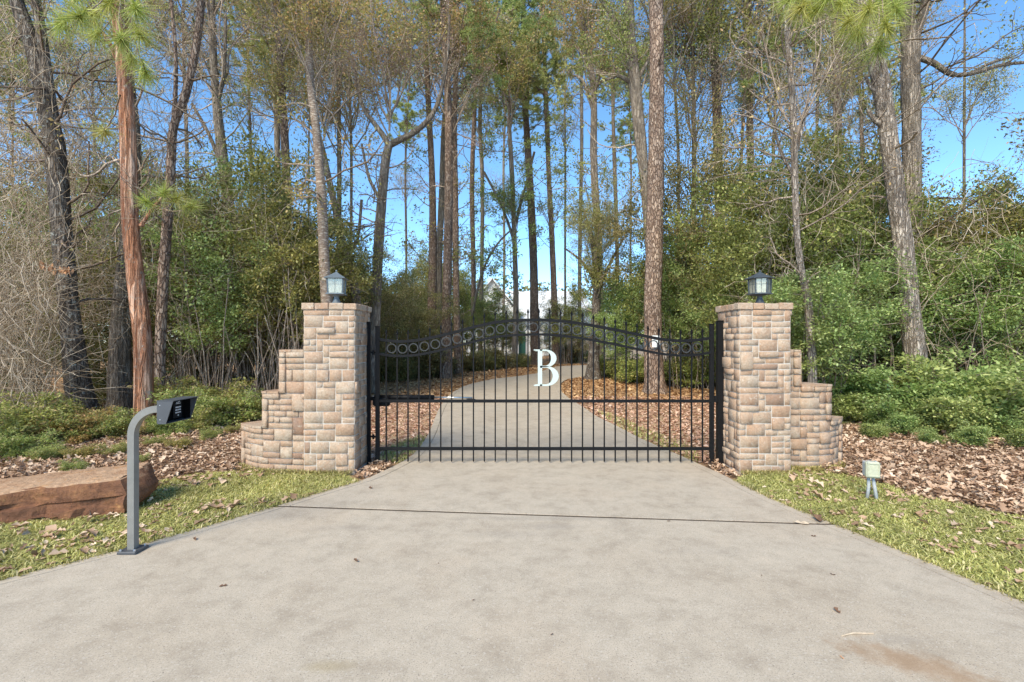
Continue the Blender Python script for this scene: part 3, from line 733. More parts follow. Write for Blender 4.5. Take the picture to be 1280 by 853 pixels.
# ------------------------------------------------------------------ lanterns
def lantern(x, y, z, square, mk, label, rz):
    t = thing('pillar_lantern', label, 'lantern', (x, y, z), rz, 'lanterns on the pillars')
    k = 4 if square else 6; m = M[mk]
    bm = bmesh.new(); lathe(bm, [(.085, 0), (.085, .012), (.06, .022), (.045, .05), (.032, .085), (.03, .115), (.05, .125)], 12); bm_obj('pedestal', bm, m, t, smooth=True)
    rb = .125; rt = .135
    bm = bmesh.new(); lathe(bm, [(.06, .122), (rb + .03, .135), (rb + .03, .148), (rb, .152)], k); bm_obj('base_tray', bm, m, t)
    zt = .335
    for i in range(k):
        a = 2 * math.pi * (i + .5) / k; bm = bmesh.new()
        tube(bm, [(rb * math.cos(a), rb * math.sin(a), .15), (rt * math.cos(a), rt * math.sin(a), zt)], .009, 4); bm_obj('cage_post', bm, m, t)
    for i in range(k):
        a0 = 2 * math.pi * (i + .5) / k; a1 = 2 * math.pi * (i + 1.5) / k; f = .94
        bm = bmesh.new(); vs = [bm.verts.new((q * f * math.cos(a), q * f * math.sin(a), zz)) for (q, a, zz) in ((rb, a0, .152), (rb, a1, .152), (rt, a1, zt), (rt, a0, zt))]
        fc = bm.faces.new(vs); rr = bmesh.ops.extrude_face_region(bm, geom=[fc]); 
        for v in rr['geom']:
            if isinstance(v, bmesh.types.BMVert): v.co.x *= .98; v.co.y *= .98
        bmesh.ops.recalc_face_normals(bm, faces=bm.faces[:]); bm_obj('glass_pane', bm, M['glass'], t)
        am = (a0 + a1) / 2; ra = rb * math.cos(math.pi / k) * .965; rb2 = rt * math.cos(math.pi / k) * .965
        bm = bmesh.new(); tube(bm, [(ra * math.cos(am), ra * math.sin(am), .155), (rb2 * math.cos(am), rb2 * math.sin(am), zt)], .0025, 4)
        pl = [(q * math.cos(a) * .96, q * math.sin(a) * .96, .262) for q, a in (((rb + rt) / 2, a0), ((rb + rt) / 2, a1))]; tube(bm, pl, .0025, 4); bm_obj('muntin', bm, m, t)
    bm = bmesh.new(); lathe(bm, [(rt - .01, zt - .006), (rt + .045, zt), (rt + .047, zt + .008), (.075, zt + .055), (.02, zt + .085), (.008, zt + .095)], k); bm_obj('roof', bm, m, t)
    bm = bmesh.new(); lathe(bm, [(.006, zt + .09), (.014, zt + .1), (.012, zt + .112), (.003, zt + .12)], 8); bm_obj('finial', bm, m, t)
    bm = bmesh.new(); lathe(bm, [(.02, .15), (.02, .19), (.03, .215), (.034, .25), (.02, .285), (.004, .292)], 12); bm_obj('bulb', bm, M['bulb'], t, smooth=True)
lantern(LPX + .285, PY + .31, topz, True, 'lamp_metal2', 'square grey lantern with a pyramid roof on the left pillar', R(8))
lantern(RPX + .405, PY + .31, topz, False, 'lamp_metal', 'six sided dark lantern with paned glass on the right pillar', R(12))

# ------------------------------------------------------------------ gate
GY = 6.3; gpx = lambda px: (px - 640) / F * GY; gz = lambda py: CH - (py - 426.5) / F * GY
prof = [(472, 424), (485, 426.3), (500, 427.3), (520, 426), (540, 422.3), (565, 416.5), (592, 409), (619, 403), (646, 400.6), (680, 400), (703, 401.8), (727, 404.7), (768, 412.3), (809, 421), (830, 425), (851, 426.5), (872, 425.5), (889, 422.6)]
PX = np.array([gpx(p[0]) for p in prof]); PZ = np.array([gz(p[1]) for p in prof])
def ztop(x):
    # smoothed piecewise profile
    return float(np.mean([np.interp(x + d, PX, PZ) for d in (-.06, -.03, 0, .03, .06)])) if PX[0] + .06 < x < PX[-1] - .06 else float(np.interp(x, PX, PZ))
gate = thing('driveway_gate', 'closed black iron gate with arched scroll band of rings and a white B', 'gate', (gpx(680), GY, 0))
def gobj(name, bm, mat='black', label=None, par=None, smooth=False):
    bmesh.ops.translate(bm, verts=bm.verts[:], vec=(-gpx(680), -GY, 0)); o = bm_obj(name, bm, M[mat], par or gate, smooth=smooth)
    if label: o['label'] = label
    return o
xl, xr = gpx(472), gpx(889.5)
for (x, zt_, nm) in ((xl, gz(409), 'stile'), (xr, gz(406), 'stile')):
    bm = bmesh.new(); box(bm, x - .025, GY - .025, .012, x + .025, GY + .025, zt_, .004); box(bm, x - .029, GY - .029, zt_ - .001, x + .029, GY + .029, zt_ + .012, .003); gobj(nm, bm)
def rail_curve(dz, hh, dd=.02):
    bm = bmesh.new(); xs = np.linspace(xl + .02, xr - .02, 60); prev = None; f0 = None
    for x in xs:
        z = ztop(x) + dz; q = [bm.verts.new((x, GY + sy * dd, z + sz * hh / 2)) for sy, sz in ((-1, -1), (1, -1), (1, 1), (-1, 1))]
        if prev:
            for j in range(4): bm.faces.new((prev[j], prev[(j + 1) % 4], q[(j + 1) % 4], q[j]))
        else: bm.faces.new(q)
        prev = q
    bm.faces.new(prev[::-1]); bmesh.ops.recalc_face_normals(bm, faces=bm.faces[:]); return bm
OFF = 18.2 / F * GY
gobj('arched_rail', rail_curve(0, .038)); gobj('arched_rail', rail_curve(-OFF, .032))
for py in (501.5, 561):
    bm = bmesh.new(); z = gz(py); box(bm, xl + .024, GY - .02, z - .019, xr - .024, GY + .02, z + .019, .003); gobj('rail', bm)
bx = [gpx(482.8 + 13.63 * i) for i in range(30)]
for x in bx:
    bm = bmesh.new(); h = .0083; zt_ = ztop(x) + .085
    box(bm, x - h, GY - h, .018, x + h, GY + h, zt_, 0)
    # spear point
    p = [(0, zt_ - .001, .005), (0, zt_ + .008, .013), (0, zt_ + .026, .016), (0, zt_ + .07, .001)]
    tube(bm, [(x, GY, q[1]) for q in p], [q[2] for q in p], 4)
    gobj('bar', bm)
ctr = [(a + b) / 2 for a, b in zip(bx[:-1], bx[1:])]
for x in ctr:
    bm = bmesh.new(); z = ztop(x) - OFF / 2; n = 24; k = 4; Rr = .0575; rings = []
    for i in range(n):
        a = 2 * math.pi * i / n
        ring = []
        for (dr, dy) in ((.0065, -.009), (.0065, .009), (-.0065, .009), (-.0065, -.009)):
            ring.append(bm.verts.new((x + (Rr + dr) * math.cos(a), GY + dy, z + (Rr + dr) * math.sin(a))))
        rings.append(ring)
    for i in range(n):
        for j in range(k): bm.faces.new((rings[i][j], rings[i][(j + 1) % k], rings[(i + 1) % n][(j + 1) % k], rings[(i + 1) % n][j]))
    bmesh.ops.recalc_face_normals(bm, faces=bm.faces[:]); gobj('ring', bm, 'ring_gray')
# letter B, in front of the bars
B0 = (gpx(667), gz(482.3)); BWd = gpx(698) - gpx(667); BH = gz(437) - gz(482.3)
bm = bmesh.new(); y0, y1 = GY - .052, GY - .022
bo = []
def quadstrip(outer, inner):
    n = len(outer)
    vo = [[bm.verts.new((B0[0] + p[0] * BWd, y, B0[1] + p[1] * BH)) for p in outer] for y in (y0, y1)]
    vi = [[bm.verts.new((B0[0] + p[0] * BWd, y, B0[1] + p[1] * BH)) for p in inner] for y in (y0, y1)]
    for i in range(n - 1):
        bm.faces.new((vo[0][i], vo[0][i + 1], vi[0][i + 1], vi[0][i])); bm.faces.new((vo[1][i], vi[1][i], vi[1][i + 1], vo[1][i + 1]))
        bm.faces.new((vo[0][i], vo[1][i], vo[1][i + 1], vo[0][i + 1])); bm.faces.new((vi[0][i], vi[0][i + 1], vi[1][i + 1], vi[1][i]))
    for e in (0, n - 1): bm.faces.new((vo[0][e], vi[0][e], vi[1][e], vo[1][e]))
def lbox(x0, z0, x1, z1): box(bm, B0[0] + x0 * BWd, y0 + .0012 * len(bo), B0[1] + z0 * BH, B0[0] + x1 * BWd, y1, B0[1] + z1 * BH, 0); bo.append(1)
lbox(.165, .0, .335, 1.0)                                        # stem
lbox(0, .0, .55, .028); lbox(0, .972, .5, 1.0); lbox(.06, .02, .44, .045); lbox(.06, .955, .44, .98)   # slab serifs
def bowl(xc, zc, rx, rz, ix, iz, xs):
    o, i_ = [(xs, zc - rz)], [(xs, zc - iz)]
    for k in range(17):
        a = -math.pi / 2 + math.pi * k / 16; o.append((xc + rx * math.cos(a), zc + rz * math.sin(a))); i_.append((xc + ix * math.cos(a), zc + iz * math.sin(a)))
    o.append((xs, zc + rz)); i_.append((xs, zc + iz)); quadstrip(o, i_)
bowl(.46, .757, .45, .243, .235, .203, .25)
bowl(.49, .272, .51, .272, .27, .226, .25)
bmesh.ops.recalc_face_normals(bm, faces=bm.faces[:]); gobj('letter_b', bm, 'letter', 'pale mint capital letter B with serifs')
for z in (.28, .92):
    bm = bmesh.new(); box(bm, B0[0] + .2 * BWd, y1 - .001, B0[1] + z * BH - .01, B0[0] + .32 * BWd, GY - .008, B0[1] + z * BH + .01); gobj('letter_bracket', bm)
for x, s_ in ((xl, -1),):
    for z in (.34, 1.45):
        bm = bmesh.new(); tube(bm, [(x - .025, GY + .01, z), (x - .10, GY + .035, z)], .011, 6); tube(bm, [(x - .06, GY + .02, z - .03), (x - .06, GY + .02, z + .03)], .016, 8); gobj('hinge', bm)
bm = bmesh.new(); box(bm, xr + .03, GY - .012, gz(503), xr + .075, GY + .02, gz(495), .003); gobj('latch', bm)
def post(px, y, x, zt_, wd, label):
    bm = bmesh.new(); box(bm, -wd, -wd, -.03, wd, wd, zt_, .004); box(bm, -wd - .004, -wd - .004, zt_ - .001, wd + .004, wd + .004, zt_ + .012, .003)
    t = bm_obj('gate_post', bm, M['black'], None, (x, y, 0)); tag(t, label, 'gate post', 'slim iron posts fixed to the pillars')
post(0, 6.36, -1.895, gz(403.5), .022, 'slim black hinge post against the left pillar')
post(0, 6.34, 2.745, gz(402), .038, 'thicker black latch post against the right pillar')
# gate opener behind the gate
t = thing('gate_opener', 'black swing arm gate opener with a silver rod behind the gate at left', 'gate opener', (gpx(466), GY + .09, gz(499)))
def tob(name, bm, mat, smooth=False): return bm_obj(name, bm, M[mat], t, smooth=smooth)
bm = bmesh.new(); box(bm, -.02, -.04, -.105, .20, .05, .015, .02); tob('motor_housing', bm, 'pad')
bm = bmesh.new(); tube(bm, [(0, 0, .012), (.79, 0, .012)], .032, 10); tob('arm_tube', bm, 'black', True)
bm = bmesh.new(); tube(bm, [(.79, 0, .012), (1.30, 0, .005)], .012, 8); tob('push_rod', bm, 'silver', True)
bm = bmesh.new(); box(bm, 1.22, -.066, -.035, 1.34, .02, -.01, .004); tob('bracket', bm, 'black')
bm = bmesh.new(); box(bm, -.10, -.012, -.03, 0, .012, .02, .003); tob('bracket', bm, 'black')

# ------------------------------------------------------------------ keypad post
t = thing('keypad_post', 'grey square gooseneck post carrying the hooded entry keypad at the left driveway edge', 'post', (-2.885, 3.655, 0))
bm = bmesh.new(); box(bm, -.07, -.07, .0, .07, .07, .022, .004); bm_obj('base_plate', bm, M['hood'], t)
for sx_ in (-1, 1):
    for sy_ in (-1, 1):
        bm = bmesh.new(); lathe(bm, [(.009, .02), (.009, .032), (.004, .036)], 6, (sx_ * .052, sy_ * .052)); bm_obj('bolt', bm, M['silver'], t)
bm = bmesh.new(); zz = 1.085; rad = .20
pts = [(0, 0, .02), (0, 0, zz - rad)] + [(rad - rad * math.cos(a), 0, zz - rad + rad * math.sin(a)) for a in np.linspace(0.12, math.pi / 2, 10)] + [(.30, 0, zz)]
tube(bm, pts, .0255, 4, square=True, up=(0, 1, 0)); bm_obj('gooseneck_tube', bm, M['postgray'], t)
k = thing('keypad_box', 'dark grey hooded keypad box facing the driveway on the gooseneck arm', 'keypad', (-2.59, 3.638, 1.075))
hd, hb, hy, zt_, zb_ = .118, .066, .138, .085, -.078
bm = bmesh.new(); box(bm, 0, -hy, zb_, .006, hy, zt_); bm_obj('back_plate', bm, M['hood'], k)
for zz_ in (-.05, .055):
    bm = bmesh.new(); box(bm, .02, -hy - .003, zz_ - .004, .028, -hy + .001, zz_ + .004, .001); bm_obj('screw', bm, M['silver'], k)
for sy_ in (-1, 1):
    bm = bmesh.new(); q = [(.006, zb_), (hb, zb_), (hd, zt_), (.006, zt_)]
    y_a, y_b = (sy_ * hy, sy_ * (hy - .004))
    v0 = [bm.verts.new((p[0], y_a, p[1])) for p in q]; v1 = [bm.verts.new((p[0], y_b, p[1])) for p in q]
    bm.faces.new(v0); bm.faces.new(v1[::-1])
    for i in range(4): bm.faces.new((v0[i], v0[(i + 1) % 4], v1[(i + 1) % 4], v1[i]))
    bmesh.ops.recalc_face_normals(bm, faces=bm.faces[:]); bm_obj('side_panel', bm, M['hood'], k)
bm = bmesh.new(); box(bm, 0, -hy - .002, zt_, hd + .006, hy + .002, zt_ + .005); bm_obj('visor', bm, M['hood'], k)
bm = bmesh.new(); box(bm, .006, -hy, zb_ - .004, hb, hy, zb_); bm_obj('bottom_panel', bm, M['hood'], k)
bm = bmesh.new(); box(bm, .0065, -hy + .006, zb_ + .001, .008, hy - .006, zt_ - .001); box(bm, .0065, hy - .006, zb_ + .001, hb - .004, hy - .0045, zt_ - .002)
box(bm, .008, -hy + .005, zt_ - .003, hd - .002, hy - .007, zt_ - .001); bm_obj('lining', bm, M['hood_in'], k)
bm = bmesh.new(); box(bm, .0085, .005, -.066, .024, .095, .078, .004); pd = bm_obj('keypad', bm, M['pad'], k)
def kb(name, y, z, w_, h_):
    bm = bmesh.new(); box(bm, .024, y - w_ / 2, z - h_ / 2, .027, y + w_ / 2, z + h_ / 2, .001); bm_obj(name, bm, M['btn'], pd)
for r_ in range(3):
    for c_ in range(3): kb('button', .028 + c_ * .021, .018 - r_ * .02, .017, .011)
kb('button', .05, -.044, .012, .010)
# small crest printed above the keys: an arc of blocks over a bar
kb('emblem', .05, .046, .052, .006); kb('emblem', .036, .055, .012, .007); kb('emblem', .052, .057, .010, .010); kb('emblem', .065, .059, .009, .008)

# ------------------------------------------------------------------ boulder
def boulder():
    bm = bmesh.new(); bmesh.ops.create_cube(bm, size=2.0)
    bmesh.ops.subdivide_edges(bm, edges=bm.edges[:], cuts=22, use_grid_fill=True)
    Lx, Ly, Lz = 1.02, .27, .17
    for v in bm.verts:
        p = v.co.copy()
        # taper, slope and rounding
        q = Vector((p.x, p.y, p.z)); rr = max(abs(q.x), abs(q.y), abs(q.z))
        sph = q.normalized() * 1.28
        q = q.lerp(sph, .30)
        x, y, z = q.x * Lx, q.y * Ly, q.z * Lz
        y += -.03 * max(0, -p.z) + .03 * p.z - .04 * math.sin(x * 2.1)
        if z > 0: z *= 1.02 + .12 * x
        n = mnoise.fractal(Vector((x * 1.7, y * 2.2, z * 2.2)), 1.0, 2.0, 4)
        c = mnoise.cell_vector(Vector((x * 3.2 + .35 * mnoise.noise(Vector((x * 4, y * 4, z * 5))), y * 3, z * 4.2)))
        amt = 1.0 if p.z < .97 else .28
        y += amt * (.06 * n + .085 * (c.y - .5)) * (1 if p.y < .9 else .3)
        z += .022 * n * (1 if p.z > .9 else .4) + (.012 * (c.z - .5) if p.z > .9 else 0)
        x += amt * (.05 * n + .03 * (c.x - .5))
        # undercut ledge across the left of the face
        if p.y < -.9 and z < .02 and x < .0: y += .055
        v.co = (x, y, z)
    return bm
bm = boulder(); a, b2 = G(30, 655), G(183, 630)
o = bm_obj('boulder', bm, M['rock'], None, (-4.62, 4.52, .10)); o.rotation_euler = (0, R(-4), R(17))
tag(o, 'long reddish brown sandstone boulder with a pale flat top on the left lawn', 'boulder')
o.data.polygons.foreach_set('use_smooth', np.zeros(len(o.data.polygons), bool))

# ------------------------------------------------------------------ outlet box
p = G(1089, 624); t = thing('outlet_box', 'small cream weatherproof outlet box on two grey conduits in the right lawn', 'outlet box', (p.x, p.y, 0), R(-14))
bm = bmesh.new(); box(bm, -.055, -.0, .225, .055, .065, .375, .008); bm_obj('back_box', bm, M['graybox'], t)
bm = bmesh.new(); box(bm, -.062, -.052, .222, .062, -.001, .385, .012); cv = bm_obj('cover', bm, M['cream'], t)
bm = bmesh.new(); box(bm, -.045, -.058, .240, .045, -.0525, .247); box(bm, -.045, -.058, .365, .045, -.0525, .372); box(bm, -.051, -.058, .240, -.045, -.0525, .372); box(bm, .045, -.058, .240, .051, -.0525, .372); bm_obj('rim', bm, M['cream'], cv)
for sx_, sz_ in ((-.053, .232), (.053, .232), (-.053, .378), (.053, .378)):
    bm = bmesh.new(); box(bm, sx_ - .004, -.0565, sz_ - .004, sx_ + .004, -.051, sz_ + .004, .001); bm_obj('screw', bm, M['silver'], cv)
for sx_ in (-.03, .03):
    bm = bmesh.new(); box(bm, sx_ - .01, -.03, .384, sx_ + .01, -.004, .392, .002); bm_obj('hinge', bm, M['graybox'], cv)
bm = bmesh.new(); box(bm, .06, .0, .265, .085, .02, .285, .004); bm_obj('plug', bm, M['black'], t)
bm = bmesh.new(); tube(bm, [(-.01, .03, .23), (-.01, .03, .12), (-.03, .02, -.03)], .0155, 10); bm_obj('conduit', bm, M['graybox'], t, smooth=True)
bm = bmesh.new(); tube(bm, [(.025, .035, .23), (.045, .03, .1), (.06, .02, -.03)], .0165, 10); bm_obj('conduit', bm, M['graybox'], t, smooth=True)

# ------------------------------------------------------------------ vegetation generators
def lerp(a, b, f): return a + (b - a) * f
class Segs:
    def __init__(s): s.a = []
    def add(s, p, q, r0, r1): s.a.append((p[0], p[1], p[2], q[0], q[1], q[2], r0, r1))
    def mesh(s, name, mat, k=3):
        A = np.array(s.a, dtype=np.float64); n = len(A)
        P0, P1, R0, R1 = A[:, :3], A[:, 3:6], A[:, 6], A[:, 7]
        d = unit(P1 - P0); ref = np.where(np.abs(d[:, 2:3]) > .9, np.array([[1., 0, 0]]), np.array([[0, 0, 1.]]))
        u = unit(np.cross(d, ref)); v = np.cross(d, u)
        ang = np.arange(k) * 2 * np.pi / k
        ring = u[:, None, :] * np.cos(ang)[None, :, None] + v[:, None, :] * np.sin(ang)[None, :, None]
        ext = (P1 - P0) * .06
        V = np.concatenate([P0[:, None] - ext[:, None] + ring * R0[:, None, None], P1[:, None] + ext[:, None] + ring * R1[:, None, None]], 1).reshape(-1, 3)
        i = np.arange(n)[:, None] * 2 * k; Q = [i + np.array([j, (j + 1) % k, k + (j + 1) % k, k + j]) for j in range(k)]
        return mesh_np(name, V, np.concatenate(Q, 0), mat, True)
def leaf_quads(name, C, D, N, L, W_, mat):
    n = len(C); S = unit(np.cross(D, N)); L = L[:, None]; W_ = W_[:, None]
    N = unit(np.cross(S, D))
    V = np.stack([C, C + D * L * .45 + S * W_ * .5 + N * W_ * .12, C + D * L, C + D * L * .45 - S * W_ * .5 + N * W_ * .12], 1).reshape(-1, 3)
    return mesh_np(name, V, np.arange(n)[:, None] * 4 + np.array([0, 1, 2, 3]), mat)
def needle_tris(name, C, D, L, W_, mat):
    n = len(C); S = unit(np.cross(D, rdir(n))); L = L[:, None]
    V = np.stack([C - S * W_ * .5, C + S * W_ * .5, C + D * L], 1).reshape(-1, 3)
    return mesh_np(name, V, np.arange(n)[:, None] * 3 + np.array([0, 1, 2]), mat)

def grow(S, tips, p, d, length, r, lvl, P, rr):
    n = P['n'][lvl]; st = length / n
    for i in range(n):
        f = (i + 1) / n
        d = (d + Vector((rr.gauss(0, 1), rr.gauss(0, 1), rr.gauss(0, 1))) * P['wob'][lvl] + Vector((0, 0, P['trop'][lvl]))).normalized()
        q = p + d * st; r1 = r * (1 - .55 / n) if lvl < P['max'] else r * (1 - .8 / n)
        r1 = max(r1, P['rmin'])
        S.add(p, q, r, r1)
        if lvl < P['max'] and f >= P['start'][lvl]:
            c = P['kids'][lvl]; m = int(c) + (rr.random() < c % 1)
            for _ in range(m):
                ax = d.orthogonal().normalized(); ax.rotate(Matrix.Rotation(rr.uniform(0, 6.283), 3, d))
                nd = d.copy(); nd.rotate(Matrix.Rotation(P['ang'][lvl] * rr.uniform(.6, 1.3), 3, ax))
                if P.get('flat'): nd.z *= P['flat']; nd.normalize()
                grow(S, tips, q, nd, length * P['ratio'][lvl] * rr.uniform(.6, 1.15) * (1 - .4 * f), r1 * P.get('rr', .6), lvl + 1, P, rr)
        if lvl >= P['max'] - (1 if P.get('tips2') else 0): tips.append((q.x, q.y, q.z, d.x, d.y, d.z))
        p, r = q, r1
    tips.append((p.x, p.y, p.z, d.x, d.y, d.z))

def clump_leaves(name, tips, per, spread, ln, mat, upb=.6, rng_=None, flat=.7):
    T = np.array(tips); n = len(T) * per; T = np.repeat(T, per, 0)
    off = rng.normal(0, 1, (n, 3)) * spread; off[:, 2] *= flat
    C = T[:, :3] + off + T[:, 3:] * spread * .3
    D = unit(rdir(n) * .9 + T[:, 3:] * .5 + unit(off) * .5); N = unit(rdir(n) * (1 - upb) + np.array([0, 0, upb]))
    L = ln * rng.uniform(.6, 1.35, n); return leaf_quads(name, C, D, N, L, L * rng.uniform(.42, .62, n), mat)

# --- shrub prototypes (unit: metres at their natural height) -------
PROTO = {}
def shrub_proto(key, H, stems, mat, per, ln, spread, seed, lower=.35, rad=.33, stemmat='twig', lean=.28, kids=(1.3, 1.4), stem_r=.02, hv=.72):
    rr = random.Random(seed); S = Segs(); tips = []
    P = dict(n=[9, 5, 4], wob=[.09, .2, .25], trop=[.02, .05, .0], start=[lower, .25, 0], kids=[kids[0], kids[1], 0], ang=[R(58), R(50), 0], ratio=[rad, .5, 0], max=2, rmin=.0025, rr=.45, flat=.6)
    for i in range(stems):
        a = rr.uniform(0, 6.283); b = rr.uniform(.02, .25) * H * .25
        d = Vector((math.cos(a) * lean * rr.random(), math.sin(a) * lean * rr.random(), 1)).normalized()
        grow(S, tips, Vector((math.cos(a) * b, math.sin(a) * b, -.05)), d, H * rr.uniform(hv, 1.02), stem_r * rr.uniform(.6, 1.3), 0, P, rr)
    # low leaf twigs are rare: keep the stems visible underneath
    mt = clump_leaves(key + '_foliage', tips, per, spread, ln, M[mat])
    PROTO[key] = (S.mesh(key + '_stems', M[stemmat], 3), mt, H, len(tips) * per)
shrub_proto('yaupon_a', 5.2, 9, 'leaf_yaupon', 9, .08, .105, 1)
shrub_proto('yaupon_b', 5.0, 8, 'leaf_bright', 9, .08, .10, 2)
shrub_proto('cedar', 6.0, 7, 'leaf_olive', 11, .075, .12, 3, lower=.15, rad=.30)
shrub_proto('darkbush', 3.2, 9, 'leaf_dark', 8, .07, .09, 4, lower=.1)
shrub_proto('low_bush', .9, 12, 'leaf_low', 4, .05, .05, 5, lower=.25, rad=.5, lean=.8, stem_r=.006, kids=(1.1, 1.1), hv=.4)
shrub_proto('low_bush_green', .9, 12, 'leaf_bright', 4, .055, .05, 15, lower=.25, rad=.5, lean=.8, stem_r=.006, kids=(1.1, 1.1), hv=.4)
shrub_proto('low_bush_yellow', .9, 11, 'leaf_sparse', 4, .05, .05, 6, lower=.25, rad=.5, lean=.8, stem_r=.006, kids=(1.1, 1.1), hv=.4)
shrub_proto('hedge', 1.0, 12, 'leaf_olive', 6, .05, .06, 8, lower=.1, rad=.45, lean=.9, stem_r=.006, kids=(1.2, 1.2))

# --- canopy prototypes (origin at crown base) ----------------------
def pine_crown(key, H, Rd, seed, nb, tuft):
    rr = random.Random(seed); S = Segs(); tips = []
    P = dict(n=[6, 4, 2], wob=[.12, .22, .3], trop=[.05, .08, .1], start=[.3, .3, 0], kids=[1.5, 1.0, 0], ang=[R(48), R(45), 0], ratio=[.42, .5, 0], max=2, rmin=.006, rr=.5, flat=.65)
    # leader
    pts = [Vector((0, 0, 0))]
    for i in range(10):
        q = pts[-1] + Vector((rr.gauss(0, .07), rr.gauss(0, .07), H / 10)); S.add(pts[-1], q, .10 * (1 - i / 11), .10 * (1 - (i + 1) / 11)); pts.append(q)
    for i in range(nb):
        f = rr.random() ** .8; a = rr.uniform(0, 6.283); z = f * H; k = min(9, int(f * 10)); base = pts[k].lerp(pts[k + 1], f * 10 - k)
        ln = Rd * (1.05 - f * .75) * rr.uniform(.5, 1.15)
        grow(S, tips, base, Vector((math.cos(a), math.sin(a), rr.uniform(-.1, .45))).normalized(), ln, .035, 0, P, rr)
    T = np.array(tips); T = T[rng.uniform(0, 1, len(T)) < .8]
    n = len(T) * tuft; T = np.repeat(T, tuft, 0)
    D = unit(rdir(n) + T[:, 3:] * .7 + np.array([0, 0, .15])); C = T[:, :3] + rdir(n) * .03
    PROTO[key] = (S.mesh(key + '_branches', M['twig_dark'], 3), needle_tris(key + '_needles', C, D, rng.uniform(.16, .30, n), .022, M['needle']), H, n)
pine_crown('pine_crown_a', 9, 3.4, 11, 34, 16)
pine_crown('pine_crown_b', 7, 2.6, 12, 24, 16)
pine_crown('pine_crown_c', 11, 3.8, 13, 30, 14)
def bare_crown(key, H, seed, leaves, mat, per=2, spread=.16, k0=5, ln=.11, tw='twig'):
    rr = random.Random(seed); S = Segs(); tips = []
    P = dict(n=[7, 6, 5, 4], wob=[.13, .17, .22, .25], trop=[.06, .07, .05, .02], start=[.15, .2, .2, 0], kids=[1.05, 1.05, 1.05, 0], ang=[R(42), R(48), R(50), 0], ratio=[.62, .55, .5, 0], max=3, rmin=.004, rr=.58)
    for i in range(k0):
        a = 6.283 * i / k0 + rr.uniform(-.5, .5)
        grow(S, tips, Vector((0, 0, rr.uniform(0, H * .25))), Vector((math.cos(a) * .55, math.sin(a) * .55, 1)).normalized(), H * rr.uniform(.6, .85), .05, 0, P, rr)
    T = [t_ for t_ in tips if rr.random() < leaves]
    PROTO[key] = (S.mesh(key + '_branches', M[tw], 3), clump_leaves(key + '_leaves', T, per, spread, ln, M[mat], .3), H, len(T) * per)
bare_crown('bare_a', 8, 21, .55, 'leaf_sparse')
bare_crown('bare_b', 7, 22, .3, 'leaf_pinkish', 2, .14, 5, .09)
bare_crown('bare_c', 8, 23, .75, 'leaf_yaupon', 3, .16)
bare_crown('bare_d', 6, 24, .10, 'leaf_sparse', 1)
bare_crown('leafy_a', 6, 25, .65, 'leaf_sparse', 2, .2, 5, .125)
bare_crown('leafy_b', 6, 26, .65, 'leaf_yaupon', 2, .2, 5, .12)

# --- trunks --------------------------------------------------------
def catmull(P, step):
    out = []
    for i in range(len(P) - 1):
        p0, p1, p2, p3 = P[max(i - 1, 0)], P[i], P[i + 1], P[min(i + 2, len(P) - 1)]
        n = max(2, int((Vector(p2[:3]) - Vector(p1[:3])).length / step))
        for j in range(n):
            t_ = j / n
            out.append([.5 * ((2 * p1[k]) + (-p0[k] + p2[k]) * t_ + (2 * p0[k] - 5 * p1[k] + 4 * p2[k] - p3[k]) * t_ ** 2 + (-p0[k] + 3 * p1[k] - 3 * p2[k] + p3[k]) * t_ ** 3) for k in range(4)])
    out.append(list(P[-1])); return out
def trunk_mesh(name, pts, mat, step=.25, k=10, amp=.06, seed=0, flare=True):
    """pts: (x,y,z,r) local"""
    C = catmull(pts, step); V = []; n = len(C); rr = random.Random(seed); so = rr.uniform(0, 100)
    z0 = C[0][2]
    for i, c in enumerate(C):
        t_ = Vector([C[min(i + 1, n - 1)][j] - C[max(i - 1, 0)][j] for j in range(3)]).normalized()
        a = Vector((1, 0, 0)) - t_ * t_.x
        if a.length < .1: a = Vector((0, 1, 0)) - t_ * t_.y
        a.normalize(); b = t_.cross(a)
        fl = 1 + (.3 * math.exp(-(c[2] - z0) / .22) if flare else 0)
        for j in range(k):
            th = 2 * math.pi * j / k
            nz = mnoise.noise(Vector((math.cos(th) * 2.2 + so, math.sin(th) * 2.2, c[2] * 1.5))) + .6 * mnoise.noise(Vector((math.cos(th) * 6 + so, math.sin(th) * 6, c[2] * 4)))
            if k >= 30: nz += 1.5 * (.35 - abs(mnoise.noise(Vector((math.cos(th) * 4.5 + so, math.sin(th) * 4.5, c[2] * 1.1))))) + .9 * (.3 - abs(mnoise.noise(Vector((math.cos(th) * 9 + so, math.sin(th) * 9, c[2] * 3.5)))))
            if flare: nz += .8 * math.exp(-(c[2] - z0) / .25) * math.sin(th * 5 + so)
            q = Vector(c[:3]) + (a * math.cos(th) + b * math.sin(th)) * max(.004, c[3]) * fl * (1 + amp * nz)
            V.append(q)
    Fq = [(i * k + j, i * k + (j + 1) % k, (i + 1) * k + (j + 1) % k, (i + 1) * k + j) for i in range(n - 1) for j in range(k)]
    return mesh_np(name, [tuple(v) for v in V], Fq, M[mat], True)
def pxpath(path, D, base, dd=0.0):
    out = []
    for i, (x, y, w_) in enumerate(path):
        Dd = D + dd * i; p = Wp(x, y, Dd) - base; out.append((p.x, p.y, p.z, w_ * Dd / F / 2 / math.sqrt(1 + ((x - 640) / F) ** 2)))
    return out
